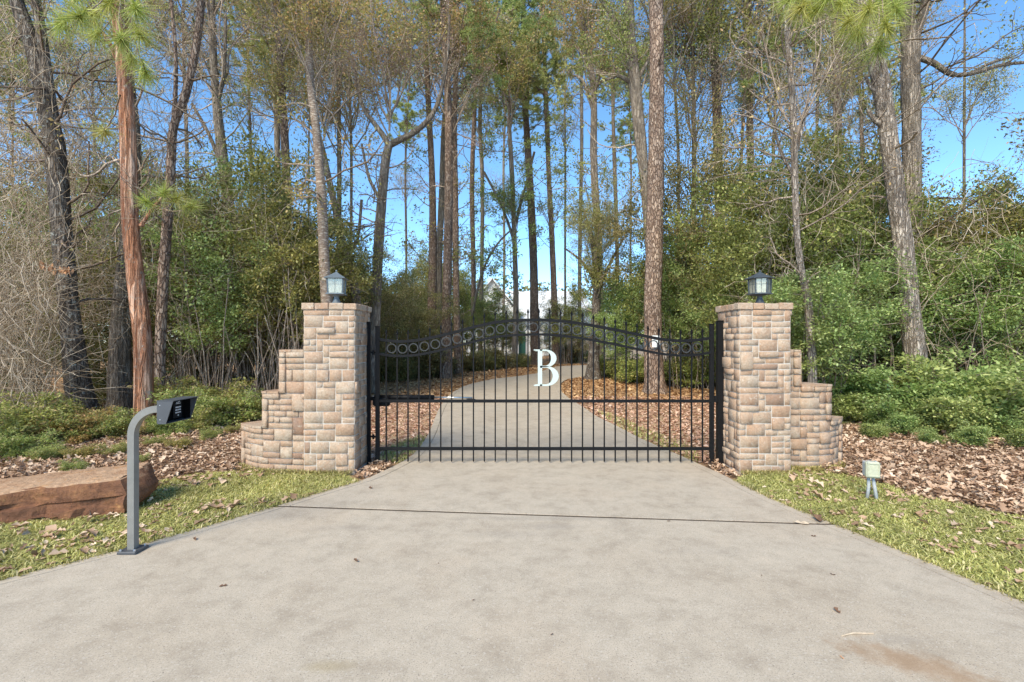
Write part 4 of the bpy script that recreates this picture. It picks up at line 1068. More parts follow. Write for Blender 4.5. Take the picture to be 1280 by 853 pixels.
def side_twigs(pts, n, seed, lo=.25, ln=1.6, mat='twig', up=.25):
    rr = random.Random(seed); S = Segs(); tips = []
    P = dict(n=[6, 5, 3], wob=[.2, .25, .3], trop=[.02, .03, 0], start=[.3, .3, 0], kids=[.8, .7, 0], ang=[R(48), R(48), 0], ratio=[.5, .5, 0], max=2, rmin=.0035, rr=.6)
    C = catmull(pts, .3)
    for _ in range(n):
        c = C[int(lerp(lo, 1, rr.random()) * (len(C) - 1))]; a = rr.uniform(0, 6.283)
        grow(S, tips, Vector(c[:3]), Vector((math.cos(a), math.sin(a), rr.uniform(-.1, up * 2))).normalized(), ln * rr.uniform(.4, 1.2), min(.03, c[3] * .4), 0, P, rr)
    return S, tips
ALLLAB = set()
def crown_parts(root, key, loc, sc, rz, cname='crown'):
    b_, l_, H, _ = PROTO[key]
    for nm, me in (('branches', b_), (cname, l_)):
        o = bpy.data.objects.new(nm, me); o.location = loc; o.rotation_euler = (0, 0, rz); o.scale = sc; link(o, root); o['kind'] = 'stuff'
def tree(name, label, D, path, mat, limbs=(), crowns=(), twigs=(0, 0, 0), k=10, group=None, leafy=None, seed=None, tall=0, step=.25, amp=.06):
    if k >= 18: k = 44
    seed = seed if seed is not None else int(path[0][0] * 7 + D)
    x0 = path[0][0]
    base = Vector(((x0 - 640) * D / F, D, -.04))
    # drop the trunk to the ground below its lowest seen point
    p0 = Wp(path[0][0], path[0][1], D)
    pts = pxpath(path, D, base)
    if p0.z > .05: pts = [(0, 0, -.03, pts[0][3] * 1.05)] + pts
    else: pts[0] = (pts[0][0], 0, -.03, pts[0][3])
    if tall:
        a, b_ = Vector(pts[-2][:3]), Vector(pts[-1][:3]); d = (b_ - a).normalized(); d = (d + Vector((0, 0, 1.2))).normalized(); q = b_ + d * tall; pts.append((q.x, q.y, q.z, pts[-1][3] * .45))
    t_ = thing(name, label, 'tree', base, 0, group); ALLLAB.add(label)
    mobj('trunk', trunk_mesh('trunk', pts, mat, step, k, amp, seed), t_)
    for lp in limbs:
        mobj('limb', trunk_mesh('limb', pxpath(lp, D, base), mat, step, max(6, k - 2), amp, seed + 3, False), t_)
    if twigs[0]:
        S, tips = side_twigs(pts, twigs[0], seed, twigs[1], twigs[2], up=.3)
        for lp in limbs:
            S2, t2 = side_twigs(pxpath(lp, D, base), max(3, twigs[0] // 3), seed + 9, .2, twigs[2]); S.a += S2.a; tips += t2
        mobj('twigs', S.mesh('twigs', M['twig_dark' if seed % 3 == 0 else 'twig'], 3), t_)['kind'] = 'stuff'
        if leafy:
            rr = random.Random(seed); T = [q for q in tips if rr.random() < leafy[1]]
            if T: mobj('leaves', clump_leaves('leaves', T, leafy[2], .11, leafy[3] if len(leafy) > 3 else .07, M[leafy[0]], .3), t_)['kind'] = 'stuff'
    rr = random.Random(seed + 5)
    C = catmull(pts, .3)
    for (key, py, sc) in crowns:
        z = (CH - (py - 426.5) * D / F) - base.z; c = min(C, key=lambda q: abs(q[2] - z))
        zc = c[2] if py > -60 or not tall else c[2]
        s_ = sc if isinstance(sc, tuple) else (sc, sc, sc)
        crown_parts(t_, key, (c[0], c[1], c[2]), s_, rr.uniform(0, 6.28), 'needles' if 'pine' in key else 'crown')
    return t_, pts, base

tree('oak_tree', 'dark leaning trunk speckled with pale lichen, leftmost large trunk', 9.5, [(108, 530, 40), (98, 480, 34), (88, 400, 28), (78, 300, 27), (70, 200, 27), (60, 140, 26), (45, 70, 24), (20, 0, 20), (5, -60, 18)], 'bark_lichen',
     [[(64, 150, 18), (58, 90, 15), (50, 30, 14), (38, -30, 12)]], [('bare_a', -40, .9)], (16, .25, 1.8), 22, leafy=('leaf_sparse', .25, 2), step=.05, amp=.10)
tree('pine_tree', 'thick grey furrowed trunk directly behind the orange barked pine', 10.6, [(150, 525, 34), (150, 440, 28), (152, 380, 24), (160, 300, 20), (168, 200, 17), (163, 120, 15), (156, 60, 13), (150, -20, 11)], 'bark_gray', [], [('bare_c', 40, .6)], (10, .4, 1.6), 20, leafy=('leaf_sparse', .3, 2), step=.07, amp=.09)
tree('pine_tree', 'orange barked pine with peeling bark behind the keypad post', 8.8, [(182, 545, 27), (180, 500, 25), (178, 420, 24), (170, 350, 23), (163, 280, 22), (161, 220, 22), (158, 130, 20), (152, 60, 18), (146, 0, 16), (140, -60, 14)], 'bark_orange',
     [[(158, 110, 9), (140, 60, 6), (120, 30, 4)], [(205, 245, 5), (190, 262, 4), (176, 283, 6)]], [('pine_crown_b', -70, .7)], (6, .5, 1.2), 22, step=.06, amp=.07)
tree('pine_tree', 'slender reddish pine bending right near its top, beside the orange trunk', 9.8, [(199, 525, 17), (200, 450, 14), (204, 350, 14), (209, 280, 13), (213, 220, 12), (217, 160, 11), (232, 118, 11), (245, 60, 10), (252, 0, 9), (256, -50, 8)], 'bark_pine',
     [[(217, 160, 7), (220, 80, 5), (214, 0, 4)]], [('bare_d', 10, .5)], (10, .4, 1.2), 18, step=.08, amp=.1)
tree('oak_tree', 'grey trunk standing in the left thicket between the reddish pine and left pillar', 16, [(306, 470, 18), (298, 380, 16), (291, 300, 16), (284, 240, 15), (276, 180, 14), (271, 130, 12), (266, 60, 10), (264, -20, 9)], 'bark_gray',
     [[(281, 220, 7), (262, 170, 5), (240, 130, 4)], [(272, 130, 6), (280, 90, 5), (282, 20, 4)]], [('leafy_a', 60, .9), ('bare_b', 150, .7)], (14, .4, 2.2), 14, leafy=('leaf_sparse', .2, 2))
tree('birch_tree', 'slim pale barked tree rising straight behind the left pillar lantern', 11, [(416, 500, 15), (410, 400, 15), (406, 340, 14), (402, 250, 12.5), (396, 170, 11), (388, 100, 10), (384, 0, 9), (380, -60, 8)], 'bark_pale', [], [('leafy_a', 130, .45), ('bare_d', 40, .6)], (12, .45, 1.5), 16, leafy=('leaf_sparse', .5, 3, .08), step=.12, amp=.05)
tree('oak_tree', 'crooked grey tree leaning left just right of the left pillar lantern', 14, [(452, 500, 17), (447, 400, 14), (441, 350, 12), (430, 310, 10), (420, 265, 9), (408, 210, 8), (398, 170, 7), (380, 140, 5)], 'bark_gray', [[(447, 385, 6), (436, 345, 5), (436, 320, 5), (447, 300, 4), (452, 250, 4)]], [('bare_b', 200, .6)], (10, .4, 1.6), 12, leafy=('leaf_sparse', .3, 2))
tree('oak_tree', 'dark forking oak above the left end of the gate', 15, [(466, 500, 16), (469, 400, 14), (472, 330, 13), (475, 280, 13), (479, 230, 12), (483, 195, 11), (487, 180, 10)], 'bark_gray',
     [[(486, 182, 8), (478, 168, 7), (466, 152, 6), (452, 130, 5), (440, 70, 4)], [(486, 182, 9), (502, 174, 8), (522, 163, 7), (545, 135, 6), (558, 80, 4), (562, 20, 3)], [(476, 250, 5), (462, 225, 4), (452, 180, 3)]], [('leafy_a', 180, .8), ('bare_b', 150, .6)], (12, .5, 1.8), 12, leafy=('leaf_pinkish', .3, 2))
tree('pine_tree', 'reddish pine with dry brown leaves high up, in the group above the gate', 21, [(557, 476, 14), (558, 400, 12), (560, 300, 11), (561, 200, 10), (560, 120, 9), (555, 40, 7), (552, -40, 6)], 'bark_pine', [], [('pine_crown_a', 90, .9), ('leafy_a', 150, .8), ('bare_b', 180, .7)], (14, .45, 2.4), 12, leafy=('leaf_pinkish', .4, 3, .1))
tree('pine_tree', 'grey pine trunk leftmost in the group above the left half of the gate', 24, [(541, 460, 13), (540, 400, 12), (541, 300, 10), (540, 220, 8), (535, 120, 7), (530, 20, 5)], 'bark_pine', [], [('bare_b', 150, .9), ('pine_crown_b', 60, 1)], (18, .3, 2.2), leafy=('leaf_yaupon', .5, 4, .12))
tree('pine_tree', 'slim trunk half hidden between the two pines of the group above the gate', 26, [(549, 455, 10), (548, 350, 9), (552, 250, 8), (556, 150, 7), (565, 50, 6), (570, -20, 5)], 'bark_gray', [[(556, 150, 4), (580, 110, 3), (610, 60, 2), (625, 10, 2)]], [('bare_b', 150, 1.0)], (12, .5, 2.6), leafy=('leaf_pinkish', .2, 2, .1))
tree('pine_tree', 'slim pine trunk rightmost of the group above the left half of the gate', 24, [(572, 460, 9), (570, 350, 8), (569, 250, 8), (568, 150, 7), (572, 60, 6)], 'bark_pine', [], [('pine_crown_b', 120, .9)], (16, .3, 2), leafy=('leaf_sparse', .5, 4, .12))
tree('pine_tree', 'left one of two thin straight trunks left of the arch top', 32, [(591, 450, 7), (592, 350, 6), (590, 230, 6), (594, 120, 5), (598, 20, 4)], 'bark_pine', [], [('pine_crown_a', 110, .9)], (20, .25, 2.4), 8, leafy=('leaf_yaupon', .6, 5, .14))
tree('pine_tree', 'right one of two thin straight trunks left of the arch top', 34, [(600, 450, 6), (602, 350, 5), (603, 230, 5), (600, 150, 5), (604, 60, 4)], 'bark_gray', [], [('bare_c', 200, .7), ('pine_crown_b', 90, .9)], (18, .2, 2.4), 8, leafy=('leaf_yaupon', .6, 5, .14))
tree('oak_tree', 'dark spreading tree with leafy limbs left of the tallest centre pine', 30, [(643, 452, 8), (645, 380, 7), (643, 300, 6), (640, 220, 6), (636, 150, 5)], 'bark_gray', [[(642, 300, 4), (628, 260, 3), (605, 215, 3)], [(642, 290, 4), (655, 240, 3), (668, 190, 3)], [(642, 285, 2), (622, 305, 2.5), (603, 340, 3), (590, 395, 3)]], [('leafy_b', 300, .6), ('leafy_a', 180, 1), ('pine_crown_b', 120, 1)], (16, .25, 3), 8, leafy=('leaf_yaupon', .7, 5, .14))
tree('pine_tree', 'tall pine with a dense needle crown above the letter B, left of the centre pair', 33, [(670, 455, 13), (668, 400, 11), (667, 330, 10), (664, 260, 9.5), (660, 190, 8.5), (656, 120, 7), (655, 50, 6), (654, -20, 5)], 'bark_pine', [], [('pine_crown_a', 170, .95), ('pine_crown_b', 100, 1.2)], (18, .4, 2.8), 12, leafy=('leaf_yaupon', .6, 5, .14))
tree('pine_tree', 'tall straight thinner pine, right one of the centre pair beyond the letter B', 33, [(695, 455, 9), (693, 380, 8), (690, 300, 7), (686, 220, 6), (684, 160, 6), (680, 60, 5), (678, -20, 4)], 'bark_pine', [], [('pine_crown_b', 150, 1.1), ('bare_d', 300, .6)], (20, .3, 2.4), 10, leafy=('leaf_yaupon', .7, 5, .14))
tree('pine_tree', 'very thin far trunk standing alone against blue sky right of the centre pair', 42, [(724, 450, 5), (725, 300, 5), (727, 200, 4.5), (727, 120, 4), (727, 20, 3)], 'bark_gray', [], [('pine_crown_b', 130, 1.1)], (16, .25, 2.8), 8, leafy=('leaf_yaupon', .6, 5, .15))
tree('pine_tree', 'pale slightly bent trunk seen against sky left of the big notice pine', 26, [(752, 470, 9), (750, 380, 9), (748, 300, 9.5), (744, 240, 9.5), (742, 190, 9), (742, 120, 8), (735, 60, 7), (724, 0, 5)], 'bark_palegray', [[(742, 120, 5), (752, 92, 4), (770, 85, 4), (790, 100, 3)], [(742, 140, 5), (728, 100, 4), (716, 95, 3)]], [('leafy_a', 150, 1), ('bare_d', 60, 1.2), ('leafy_b', 330, .5)], (16, .3, 2.6), 12, leafy=('leaf_yaupon', .6, 5, .13))
tree('pine_tree', 'thin far trunk between the bent pale trunk and the big notice pine', 36, [(773, 450, 6), (771, 300, 5), (768, 200, 5), (766, 130, 4), (764, 30, 3)], 'bark_gray', [], [('pine_crown_b', 140, 1)], (14, .3, 2.4), 8, leafy=('leaf_yaupon', .6, 4, .14))
big, bpts, bbase = tree('pine_tree', 'big reddish pine with a white notice, behind the right half of the gate', 15, [(819, 493, 27), (817, 450, 23), (816, 380, 21), (818, 300, 21), (820, 200, 20), (821, 100, 18), (820, 0, 17), (820, -60, 16)], 'bark_pine', [], [('pine_crown_c', -60, .8)], (5, .5, 1.5), 22, tall=4, step=.08, amp=.07)
tree('oak_tree', 'dark trunk with a limb forking left, tucked behind the notice pine', 17, [(822, 480, 15), (814, 330, 13), (806, 230, 12), (800, 170, 15), (793, 100, 15), (787, 40, 14), (785, -40, 12)], 'bark_gray', [[(790, 60, 7), (780, 45, 6), (768, 25, 5), (748, -5, 4)], [(797, 100, 5), (818, 60, 4), (838, 10, 3)], [(795, 110, 5), (775, 96, 4), (757, 100, 3)]], [('leafy_b', 130, .6), ('leafy_a', 30, .8)], (10, .4, 2), 14)
tree('oak_tree', 'short thick dark trunk standing in pine straw just right of the letter B', 20.5, [(741, 474, 19), (742, 450, 15), (744, 410, 12), (746, 360, 10), (744, 320, 8), (738, 290, 5)], 'bark_lichen', [[(745, 370, 6), (760, 335, 4), (778, 300, 3)], [(744, 350, 5), (725, 325, 3), (705, 310, 2)]], [('bare_c', 400, .42), ('bare_c', 360, .42), ('bare_c', 345, .4)], (10, .4, 1.6), 14, leafy=('leaf_yaupon', .8, 5, .09))
tree('pine_tree', 'reddish trunk rising out of the tall evergreen clump left of the right pillar', 22, [(905, 450, 14), (901, 300, 13), (897, 180, 12), (895, 100, 11), (888, 0, 10)], 'bark_pine', [], [('leafy_b', 140, .8), ('pine_crown_b', 20, .9)], (14, .5, 2.4), 12, tall=4)
tree('pine_tree', 'grey brown trunk above the right pillar, right of the evergreen clump', 26, [(941, 450, 10), (938, 200, 9.5), (937, 100, 8.5), (936, 0, 7.5)], 'bark_pine', [], [('leafy_b', 170, .7), ('leafy_a', 60, 1)], (10, .5, 2.6), 10, tall=3)
tree('hardwood_sapling', 'slim brown tree standing just behind the right stepped wall', 9, [(1016, 500, 13), (1014, 430, 12), (1010, 380, 11), (1003, 345, 9), (996, 290, 8.5), (993, 200, 9), (991, 130, 9), (986, 60, 8), (980, -10, 6)], 'bark_palegray', [[(993, 200, 5), (1003, 160, 4), (1010, 130, 3)], [(992, 220, 5), (976, 190, 4), (966, 150, 3)]], [('bare_d', 190, .45), ('bare_b', 60, .45)], (22, .35, 1.5), 14, leafy=('leaf_sparse', .15, 2), step=.12)
tree('oak_tree', 'large pale furrowed trunk leaning left over the right thicket', 10, [(1152, 535, 36), (1147, 470, 31), (1138, 400, 28), (1128, 300, 26), (1118, 230, 24), (1108, 150, 23), (1096, 80, 22), (1078, 10, 18), (1062, -50, 16)], 'bark_palegray', [[(1112, 160, 8), (1095, 152, 7), (1085, 138, 5)], [(1098, 120, 6), (1088, 108, 5), (1082, 95, 4)]], [('bare_d', 60, .5), ('pine_crown_b', -60, .6)], (10, .4, 1.5), 24, step=.06, amp=.08)
tree('oak_tree', 'tall brown trunk forking at the top directly behind the pale leaning trunk', 11.6, [(1150, 480, 22), (1148, 400, 21), (1143, 300, 22), (1140, 200, 24), (1138, 100, 25), (1138, 50, 25), (1130, 0, 16), (1124, -50, 14)], 'bark_gray', [[(1140, 60, 14), (1152, 20, 12), (1166, -40, 10)], [(1140, 70, 9), (1165, 78, 9), (1190, 93, 8), (1215, 92, 7), (1250, 82, 6), (1285, 78, 5)], [(1212, 92, 4), (1240, 78, 4), (1262, 72, 3)]], [('bare_c', 40, .6), ('bare_d', 90, .6), ('bare_c', -30, .6)], (14, .35, 2.2), 20, leafy=('leaf_yaupon', .6, 3), step=.08, amp=.07)
tree('pine_tree', 'dark thin trunk left of the slim pale barked tree, left one of two', 20, [(350, 450, 9), (350, 300, 8), (347, 200, 8), (345, 100, 7), (340, 0, 6)], 'bark_gray', [], [('pine_crown_a', 110, .7), ('leafy_a', 160, .8)], (12, .4, 2.4))
tree('pine_tree', 'thicker brown trunk left of the slim pale barked tree, right one of two', 18, [(361, 450, 12), (359, 300, 11.5), (357, 200, 11), (352, 110, 10), (345, 0, 8)], 'bark_pine', [], [('leafy_a', 190, .55), ('bare_d', 90, .9)], (12, .4, 2.4), leafy=('leaf_sparse', .3, 3, .09))
tree('oak_tree', 'thin upright trunk between the pale barked tree and the forking oak', 20, [(424, 420, 7), (424, 300, 6.5), (424, 200, 6), (423, 100, 5), (420, 0, 4)], 'bark_gray', [], [('leafy_a', 220, .6), ('leafy_a', 120, .7), ('pine_crown_b', 60, .9)], (12, .3, 2.2), 8, leafy=('leaf_sparse', .4, 3, .09))
tree('pine_tree', 'brown trunk wrapped in vines left of the pale leaning trunk', 18, [(1052, 400, 13), (1050, 300, 12), (1048, 200, 12), (1046, 100, 11), (1042, 0, 10)], 'bark_pine', [], [('leafy_b', 180, .7), ('bare_d', 100, .9)], (16, .3, 2.2), leafy=('leaf_sparse', .3, 2))

# notice on the big pine
nb_ = Wp(816.5, 427, 15); wd = .0 
t = thing('notice_sign', 'small white notice fixed to the big pine behind the gate', 'sign', (nb_.x - .02, 15 - .36, nb_.z))
bm = bmesh.new(); box(bm, -.12, -.006, -.18, .12, .006, .18, .002); bm_obj('board', bm, M['notice'], t)
for i, (z, w_) in enumerate(((.13, .17), (.09, .19), (.05, .16), (.01, .19), (-.11, .13))):
    bm = bmesh.new(); box(bm, -w_ / 2, -.0085, z - .007, w_ / 2, -.0062, z + .007); bm_obj('print_line', bm, M['notice_ink'], t)

# ------------------------------------------------------------------ landmark based labels
LM = [(-40, 'the left frame edge'), (95, 'the lichen trunk'), (165, 'the orange pine'), (208, 'the reddish pine'), (290, 'the thicket trunk'), (355, 'the two brown trunks'), (410, 'the left lantern'),
      (480, 'the forking oak'), (555, 'the pine group'), (600, 'the two thin trunks'), (668, 'the letter B'), (742, 'the short dark trunk'), (817, 'the notice pine'), (900, 'the evergreen clump'),
      (948, 'the right lantern'), (1012, 'the slim brown tree'), (1050, 'the vine wrapped trunk'), (1140, 'the pale leaning trunk'), (1230, 'the rightmost sky patch'), (1330, 'the right frame edge')]
def autolabel(kind, px, depth, extra=''):
    lm = min(LM, key=lambda q: abs(q[0] - px)); side = 'behind' if abs(px - lm[0]) < 9 and depth > 11 else ('left of' if px < lm[0] else 'right of')
    dn = 'foremost' if depth < 8 else 'near' if depth < 11 else 'mid distance' if depth < 19 else 'set back' if depth < 32 else 'far off'
    for q in ('', ', taller one', ', shorter one', ', fuller one', ', sparser one', ', rearmost one', ', narrowest one', ', widest one'):
        L = f'{dn} {kind} {side} {lm[1]}{q}'
        if L not in ALLLAB: ALLLAB.add(L); return L
    return L
# untraced canopy trees filling the wood
fill = []
rf = random.Random(99)
for px in (-60, 15, 60, 120, 235, 315, 385, 440, 505, 628, 707, 790, 850, 868, 925, 965, 1020, 1078, 1100, 1205, 1330):
    gapz = 470 < px < 800
    D = rf.uniform(34, 50) if gapz else rf.uniform(19, 34)
    kind = rf.choice(['pine_crown_a', 'pine_crown_b', 'pine_crown_c', 'bare_a', 'bare_b', 'bare_a', 'bare_c'])
    if px > 1160: kind = rf.choice(['bare_c', 'bare_d']); D = rf.uniform(16, 26)
    fill.append((px, D, kind))
for i, (px, D, kind) in enumerate(fill):
    wpx = rf.uniform(.16, .30) * F / D; yb = 430; lean = rf.uniform(-10, 10)
    pine = 'pine' in kind; zt_ = rf.uniform(110, 240) if px < 1160 else rf.uniform(180, 260)
    path = [(px, 440, wpx), (px + lean * .3, 330, wpx * .9), (px + lean * .2, 200, wpx * .8), (px + lean * .8, 80, wpx * .65), (px + lean, -20, wpx * .45)]
    kn = 'slim pine with thin needle crown' if pine else 'bare branched hardwood with sparse leaves'
    cr = [(kind, zt_, rf.uniform(.8, 1.1))]
    cr.append((rf.choice(['bare_a', 'bare_a', 'bare_b', 'pine_crown_b', 'pine_crown_a'] if px < 1160 else ['bare_c', 'bare_d']), zt_ - 90, rf.uniform(.7, 1)))
    if not gapz and px < 1160: cr.append((rf.choice(['bare_a', 'bare_c', 'bare_d']), zt_ + 70, rf.uniform(.5, .75)))
    if px > 1160: cr = [('leafy_b', zt_, .55)]
    elif not gapz and rf.random() < .55: cr = cr[:1] + [(rf.choice(['leafy_a', 'leafy_b', 'leafy_a', 'pine_crown_a']), zt_ + rf.uniform(-60, 50), rf.uniform(.6, .95))]
    else: cr.append((rf.choice(['leafy_a', 'pine_crown_a', 'leafy_b']), zt_ - 60, rf.uniform(.9, 1.3)))
    tree('pine_tree' if pine else 'hardwood_tree', autolabel(kn, px, D), D, path, 'bark_pine' if pine else 'bark_gray', [], cr, (6, .4, 2.2), 8, 'background trees of the wood', tall=0, step=.5)

# shrubs and thicket
def shrub(name, kind, key, px, D, top, label=None, wide=1.0, group=None, cat='shrub'):
    b_, l_, H, _ = PROTO[key]
    h = CH + (426.5 - top) * D / F; s_ = max(.2, h / H)
    p = Vector(((px - 640) * D / F, D, -.035)); rr = random.Random(int(px * 13 + D * 7))
    if H < 1.1: s_ *= rr.uniform(.8, 1.3)
    t_ = thing(name, label or autolabel(kind, px, D), cat, p, rr.uniform(0, 6.28), group)
    sw = s_ ** .5 * wide if H > 2 else s_ * wide
    for nm, me in (('stems', b_), ('foliage', l_)):
        o = bpy.data.objects.new(nm, me); o.scale = (sw, sw, s_); link(o, t_); o['kind'] = 'stuff'
    return t_
gA = 'evergreen thicket shrubs'
rs = random.Random(4)
# left thicket
for (px, D, top, key) in [(240, 12.5, 250, 'yaupon_a'), (275, 11.5, 290, 'yaupon_b'), (310, 12.8, 240, 'yaupon_a'), (340, 11.6, 280, 'yaupon_a'), (372, 13, 230, 'yaupon_a'), (395, 15, 260, 'cedar'), (225, 15, 200, 'yaupon_b'), (330, 15.5, 190, 'cedar'), (265, 17, 230, 'yaupon_a'),
                          (130, 13, 300, 'yaupon_a'), (95, 15, 240, 'yaupon_b'), (30, 14, 260, 'yaupon_a'), (-30, 15, 220, 'yaupon_b'), (190, 13, 280, 'cedar'), (60, 18, 170, 'cedar'), (155, 18, 190, 'yaupon_a'), (-60, 12, 330, 'yaupon_a'),
                          (425, 16, 330, 'cedar'), (455, 18, 340, 'cedar'), (490, 19.5, 360, 'cedar'), (515, 21, 350, 'cedar'), (405, 19, 300, 'yaupon_a'), (12, 11.5, 400, 'darkbush'), (125, 12, 420, 'darkbush'),
                          (290, 19, 260, 'yaupon_b'), (360, 19, 280, 'yaupon_a'), (230, 20, 300, 'darkbush'), (320, 22, 320, 'darkbush'), (170, 21, 330, 'darkbush'), (90, 22, 320, 'darkbush'), (10, 21, 320, 'darkbush'), (380, 22, 340, 'darkbush'), (270, 14, 400, 'darkbush'), (350, 14, 400, 'darkbush')]:
    kn = {'yaupon_a': 'dense small leaved evergreen shrub', 'yaupon_b': 'bright green leafy shrub', 'cedar': 'tall olive brown evergreen', 'darkbush': 'dark low evergreen bush'}[key]
    shrub('evergreen_shrub', kn, key, px, D, top, group=gA)
# right thicket
for (px, D, top, key) in [(845, 17.5, 300, 'yaupon_b'), (862, 19, 200, 'cedar'), (885, 17.5, 175, 'cedar'), (915, 16.5, 190, 'cedar'), (870, 16.8, 330, 'yaupon_b'), (915, 14, 350, 'yaupon_b'), (950, 12.5, 260, 'yaupon_a'), (965, 14, 190, 'yaupon_a'), (1000, 12.8, 210, 'yaupon_a'),
                          (1030, 9.6, 330, 'yaupon_b'), (985, 9.8, 345, 'yaupon_b'), (1040, 13, 200, 'yaupon_a'), (1075, 11.5, 230, 'yaupon_a'), (1095, 13.5, 180, 'cedar'), (1110, 11, 300, 'yaupon_b'), (1175, 12.5, 260, 'yaupon_a'), (1190, 11, 310, 'yaupon_b'),
                          (1225, 12, 260, 'yaupon_a'), (1250, 10.5, 290, 'yaupon_b'), (1290, 11.5, 240, 'yaupon_a'), (1340, 11, 260, 'yaupon_b'), (1215, 14.5, 270, 'yaupon_a'), (1270, 14, 260, 'yaupon_a'), (1065, 15.5, 210, 'cedar'), (1150, 15, 260, 'cedar'), (830, 19, 300, 'yaupon_a'), (790, 21, 340, 'yaupon_b'), (775, 20, 390, 'yaupon_b'), (800, 17.5, 420, 'low_bush'),
                          (925, 20, 300, 'darkbush'), (960, 18, 340, 'darkbush'), (1010, 17, 330, 'darkbush'), (1090, 17, 330, 'darkbush'), (1140, 18, 330, 'darkbush'), (1200, 17, 330, 'darkbush'), (1260, 18, 330, 'darkbush'), (1330, 17, 330, 'darkbush'), (860, 22, 360, 'darkbush'), (1060, 12, 420, 'darkbush'), (1130, 11.5, 430, 'darkbush'), (1240, 11.3, 430, 'darkbush'), (985, 11.5, 430, 'darkbush'), (895, 17.5, 420, 'darkbush')]:
    if key == 'low_bush': continue
    kn = {'yaupon_a': 'dense small leaved evergreen shrub', 'yaupon_b': 'bright green leafy shrub', 'cedar': 'tall olive brown evergreen', 'darkbush': 'dark low evergreen bush'}[key]
    shrub('evergreen_shrub', kn, key, px, D, top, group=gA)
# middle, far behind the gate
for (px, D, top, key) in [(500, 30, 345, 'cedar'), (525, 34, 318, 'yaupon_a'), (555, 36, 326, 'cedar'), (585, 38, 330, 'yaupon_a'), (707, 33, 372, 'yaupon_a'), (684, 40, 388, 'cedar'), (728, 34, 352, 'cedar'), (612, 34, 385, 'cedar'), (635, 36, 395, 'yaupon_a'), (470, 26, 335, 'cedar'), (770, 25, 350, 'yaupon_b'), (815, 27, 330, 'yaupon_a'), (600, 55, 360, 'yaupon_a'), (570, 28, 390, 'cedar'), (598, 42, 365, 'yaupon_a'), (640, 40, 392, 'yaupon_a'), (505, 24, 385, 'cedar'), (532, 26, 392, 'yaupon_a'), (580, 30, 400, 'yaupon_a'), (612, 31, 368, 'yaupon_a'), (478, 22, 350, 'yaupon_a'), (500, 26, 330, 'cedar'), (540, 40, 320, 'yaupon_a')]:
    shrub('evergreen_shrub', 'far evergreen shrub behind the gate', key, px, D, top, group='evergreens beyond the gate')
for (px, D, top) in [(484, 19.5, 443), (500, 20, 440), (517, 21, 441), (536, 22, 442), (551, 24, 440), (588, 26, 440), (606, 27, 438), (624, 28, 441), (650, 30, 440), (708, 36, 436), (726, 38, 439), (770, 21, 446), (787, 19.5, 446), (800, 18.8, 444), (850, 17.2, 446), (872, 16.8, 442), (762, 22, 444)]:
    shrub('low_shrub', 'low olive shrub', 'hedge' if px < 760 else 'low_bush', px, D, top, wide=1.5, group='low shrubs behind the gate')
# ground hugging shrubs at the front of both thickets
for (px, D, top, key) in [(15, 7.4, 505, 'low_bush'), (55, 7.8, 512, 'low_bush'), (95, 7.6, 518, 'low_bush_yellow'), (130, 7.9, 520, 'low_bush'), (40, 8.6, 500, 'low_bush'), (80, 8.8, 505, 'low_bush'), (160, 8.0, 522, 'low_bush_yellow'), (125, 8.5, 505, 'low_bush_yellow'), (205, 8.2, 515, 'low_bush'), (232, 8.6, 505, 'low_bush'), (255, 8.9, 490, 'low_bush'), (285, 9.3, 487, 'low_bush'), (310, 9.7, 490, 'low_bush'), (15, 6.6, 540, 'low_bush'), (60, 6.5, 552, 'low_bush'), (105, 6.6, 555, 'low_bush_yellow'), (-30, 6.9, 520, 'low_bush'), (150, 6.8, 560, 'low_bush'), (195, 7.4, 548, 'low_bush'), (240, 9.8, 480, 'low_bush'),
                          (1075, 9.2, 485, 'low_bush'), (1105, 8.8, 492, 'low_bush'), (1140, 9.0, 480, 'low_bush'), (1175, 8.7, 470, 'low_bush'), (1205, 8.6, 462, 'low_bush'), (1240, 8.5, 468, 'low_bush'), (1272, 8.4, 480, 'low_bush'), (1310, 8.2, 480, 'low_bush'), (1190, 8.1, 500, 'low_bush'), (1232, 8.0, 510, 'low_bush'), (1060, 9.9, 470, 'low_bush'), (1160, 9.6, 465, 'low_bush'), (1225, 9.3, 455, 'low_bush'), (1270, 9.4, 460, 'low_bush'), (1100, 9.8, 475, 'low_bush'), (1130, 8.2, 515, 'low_bush'), (1265, 7.8, 520, 'low_bush'), (1095, 7.9, 528, 'low_bush'), (1160, 7.5, 532, 'low_bush'), (1215, 7.3, 535, 'low_bush'), (1290, 7.0, 530, 'low_bush'), (225, 7.2, 562, 'low_bush_yellow'), (262, 7.9, 548, 'low_bush'), (175, 6.3, 582, 'low_bush'), (292, 8.4, 530, 'low_bush'), (90, 5.9, 580, 'low_bush')]:
    if px > 1000: key = 'low_bush_green'
    shrub('low_shrub', 'low yellowing bush' if 'yellow' in key else 'low leafy bush', key, px, D, top, wide=1.35, group='low bushes in front of the thickets')

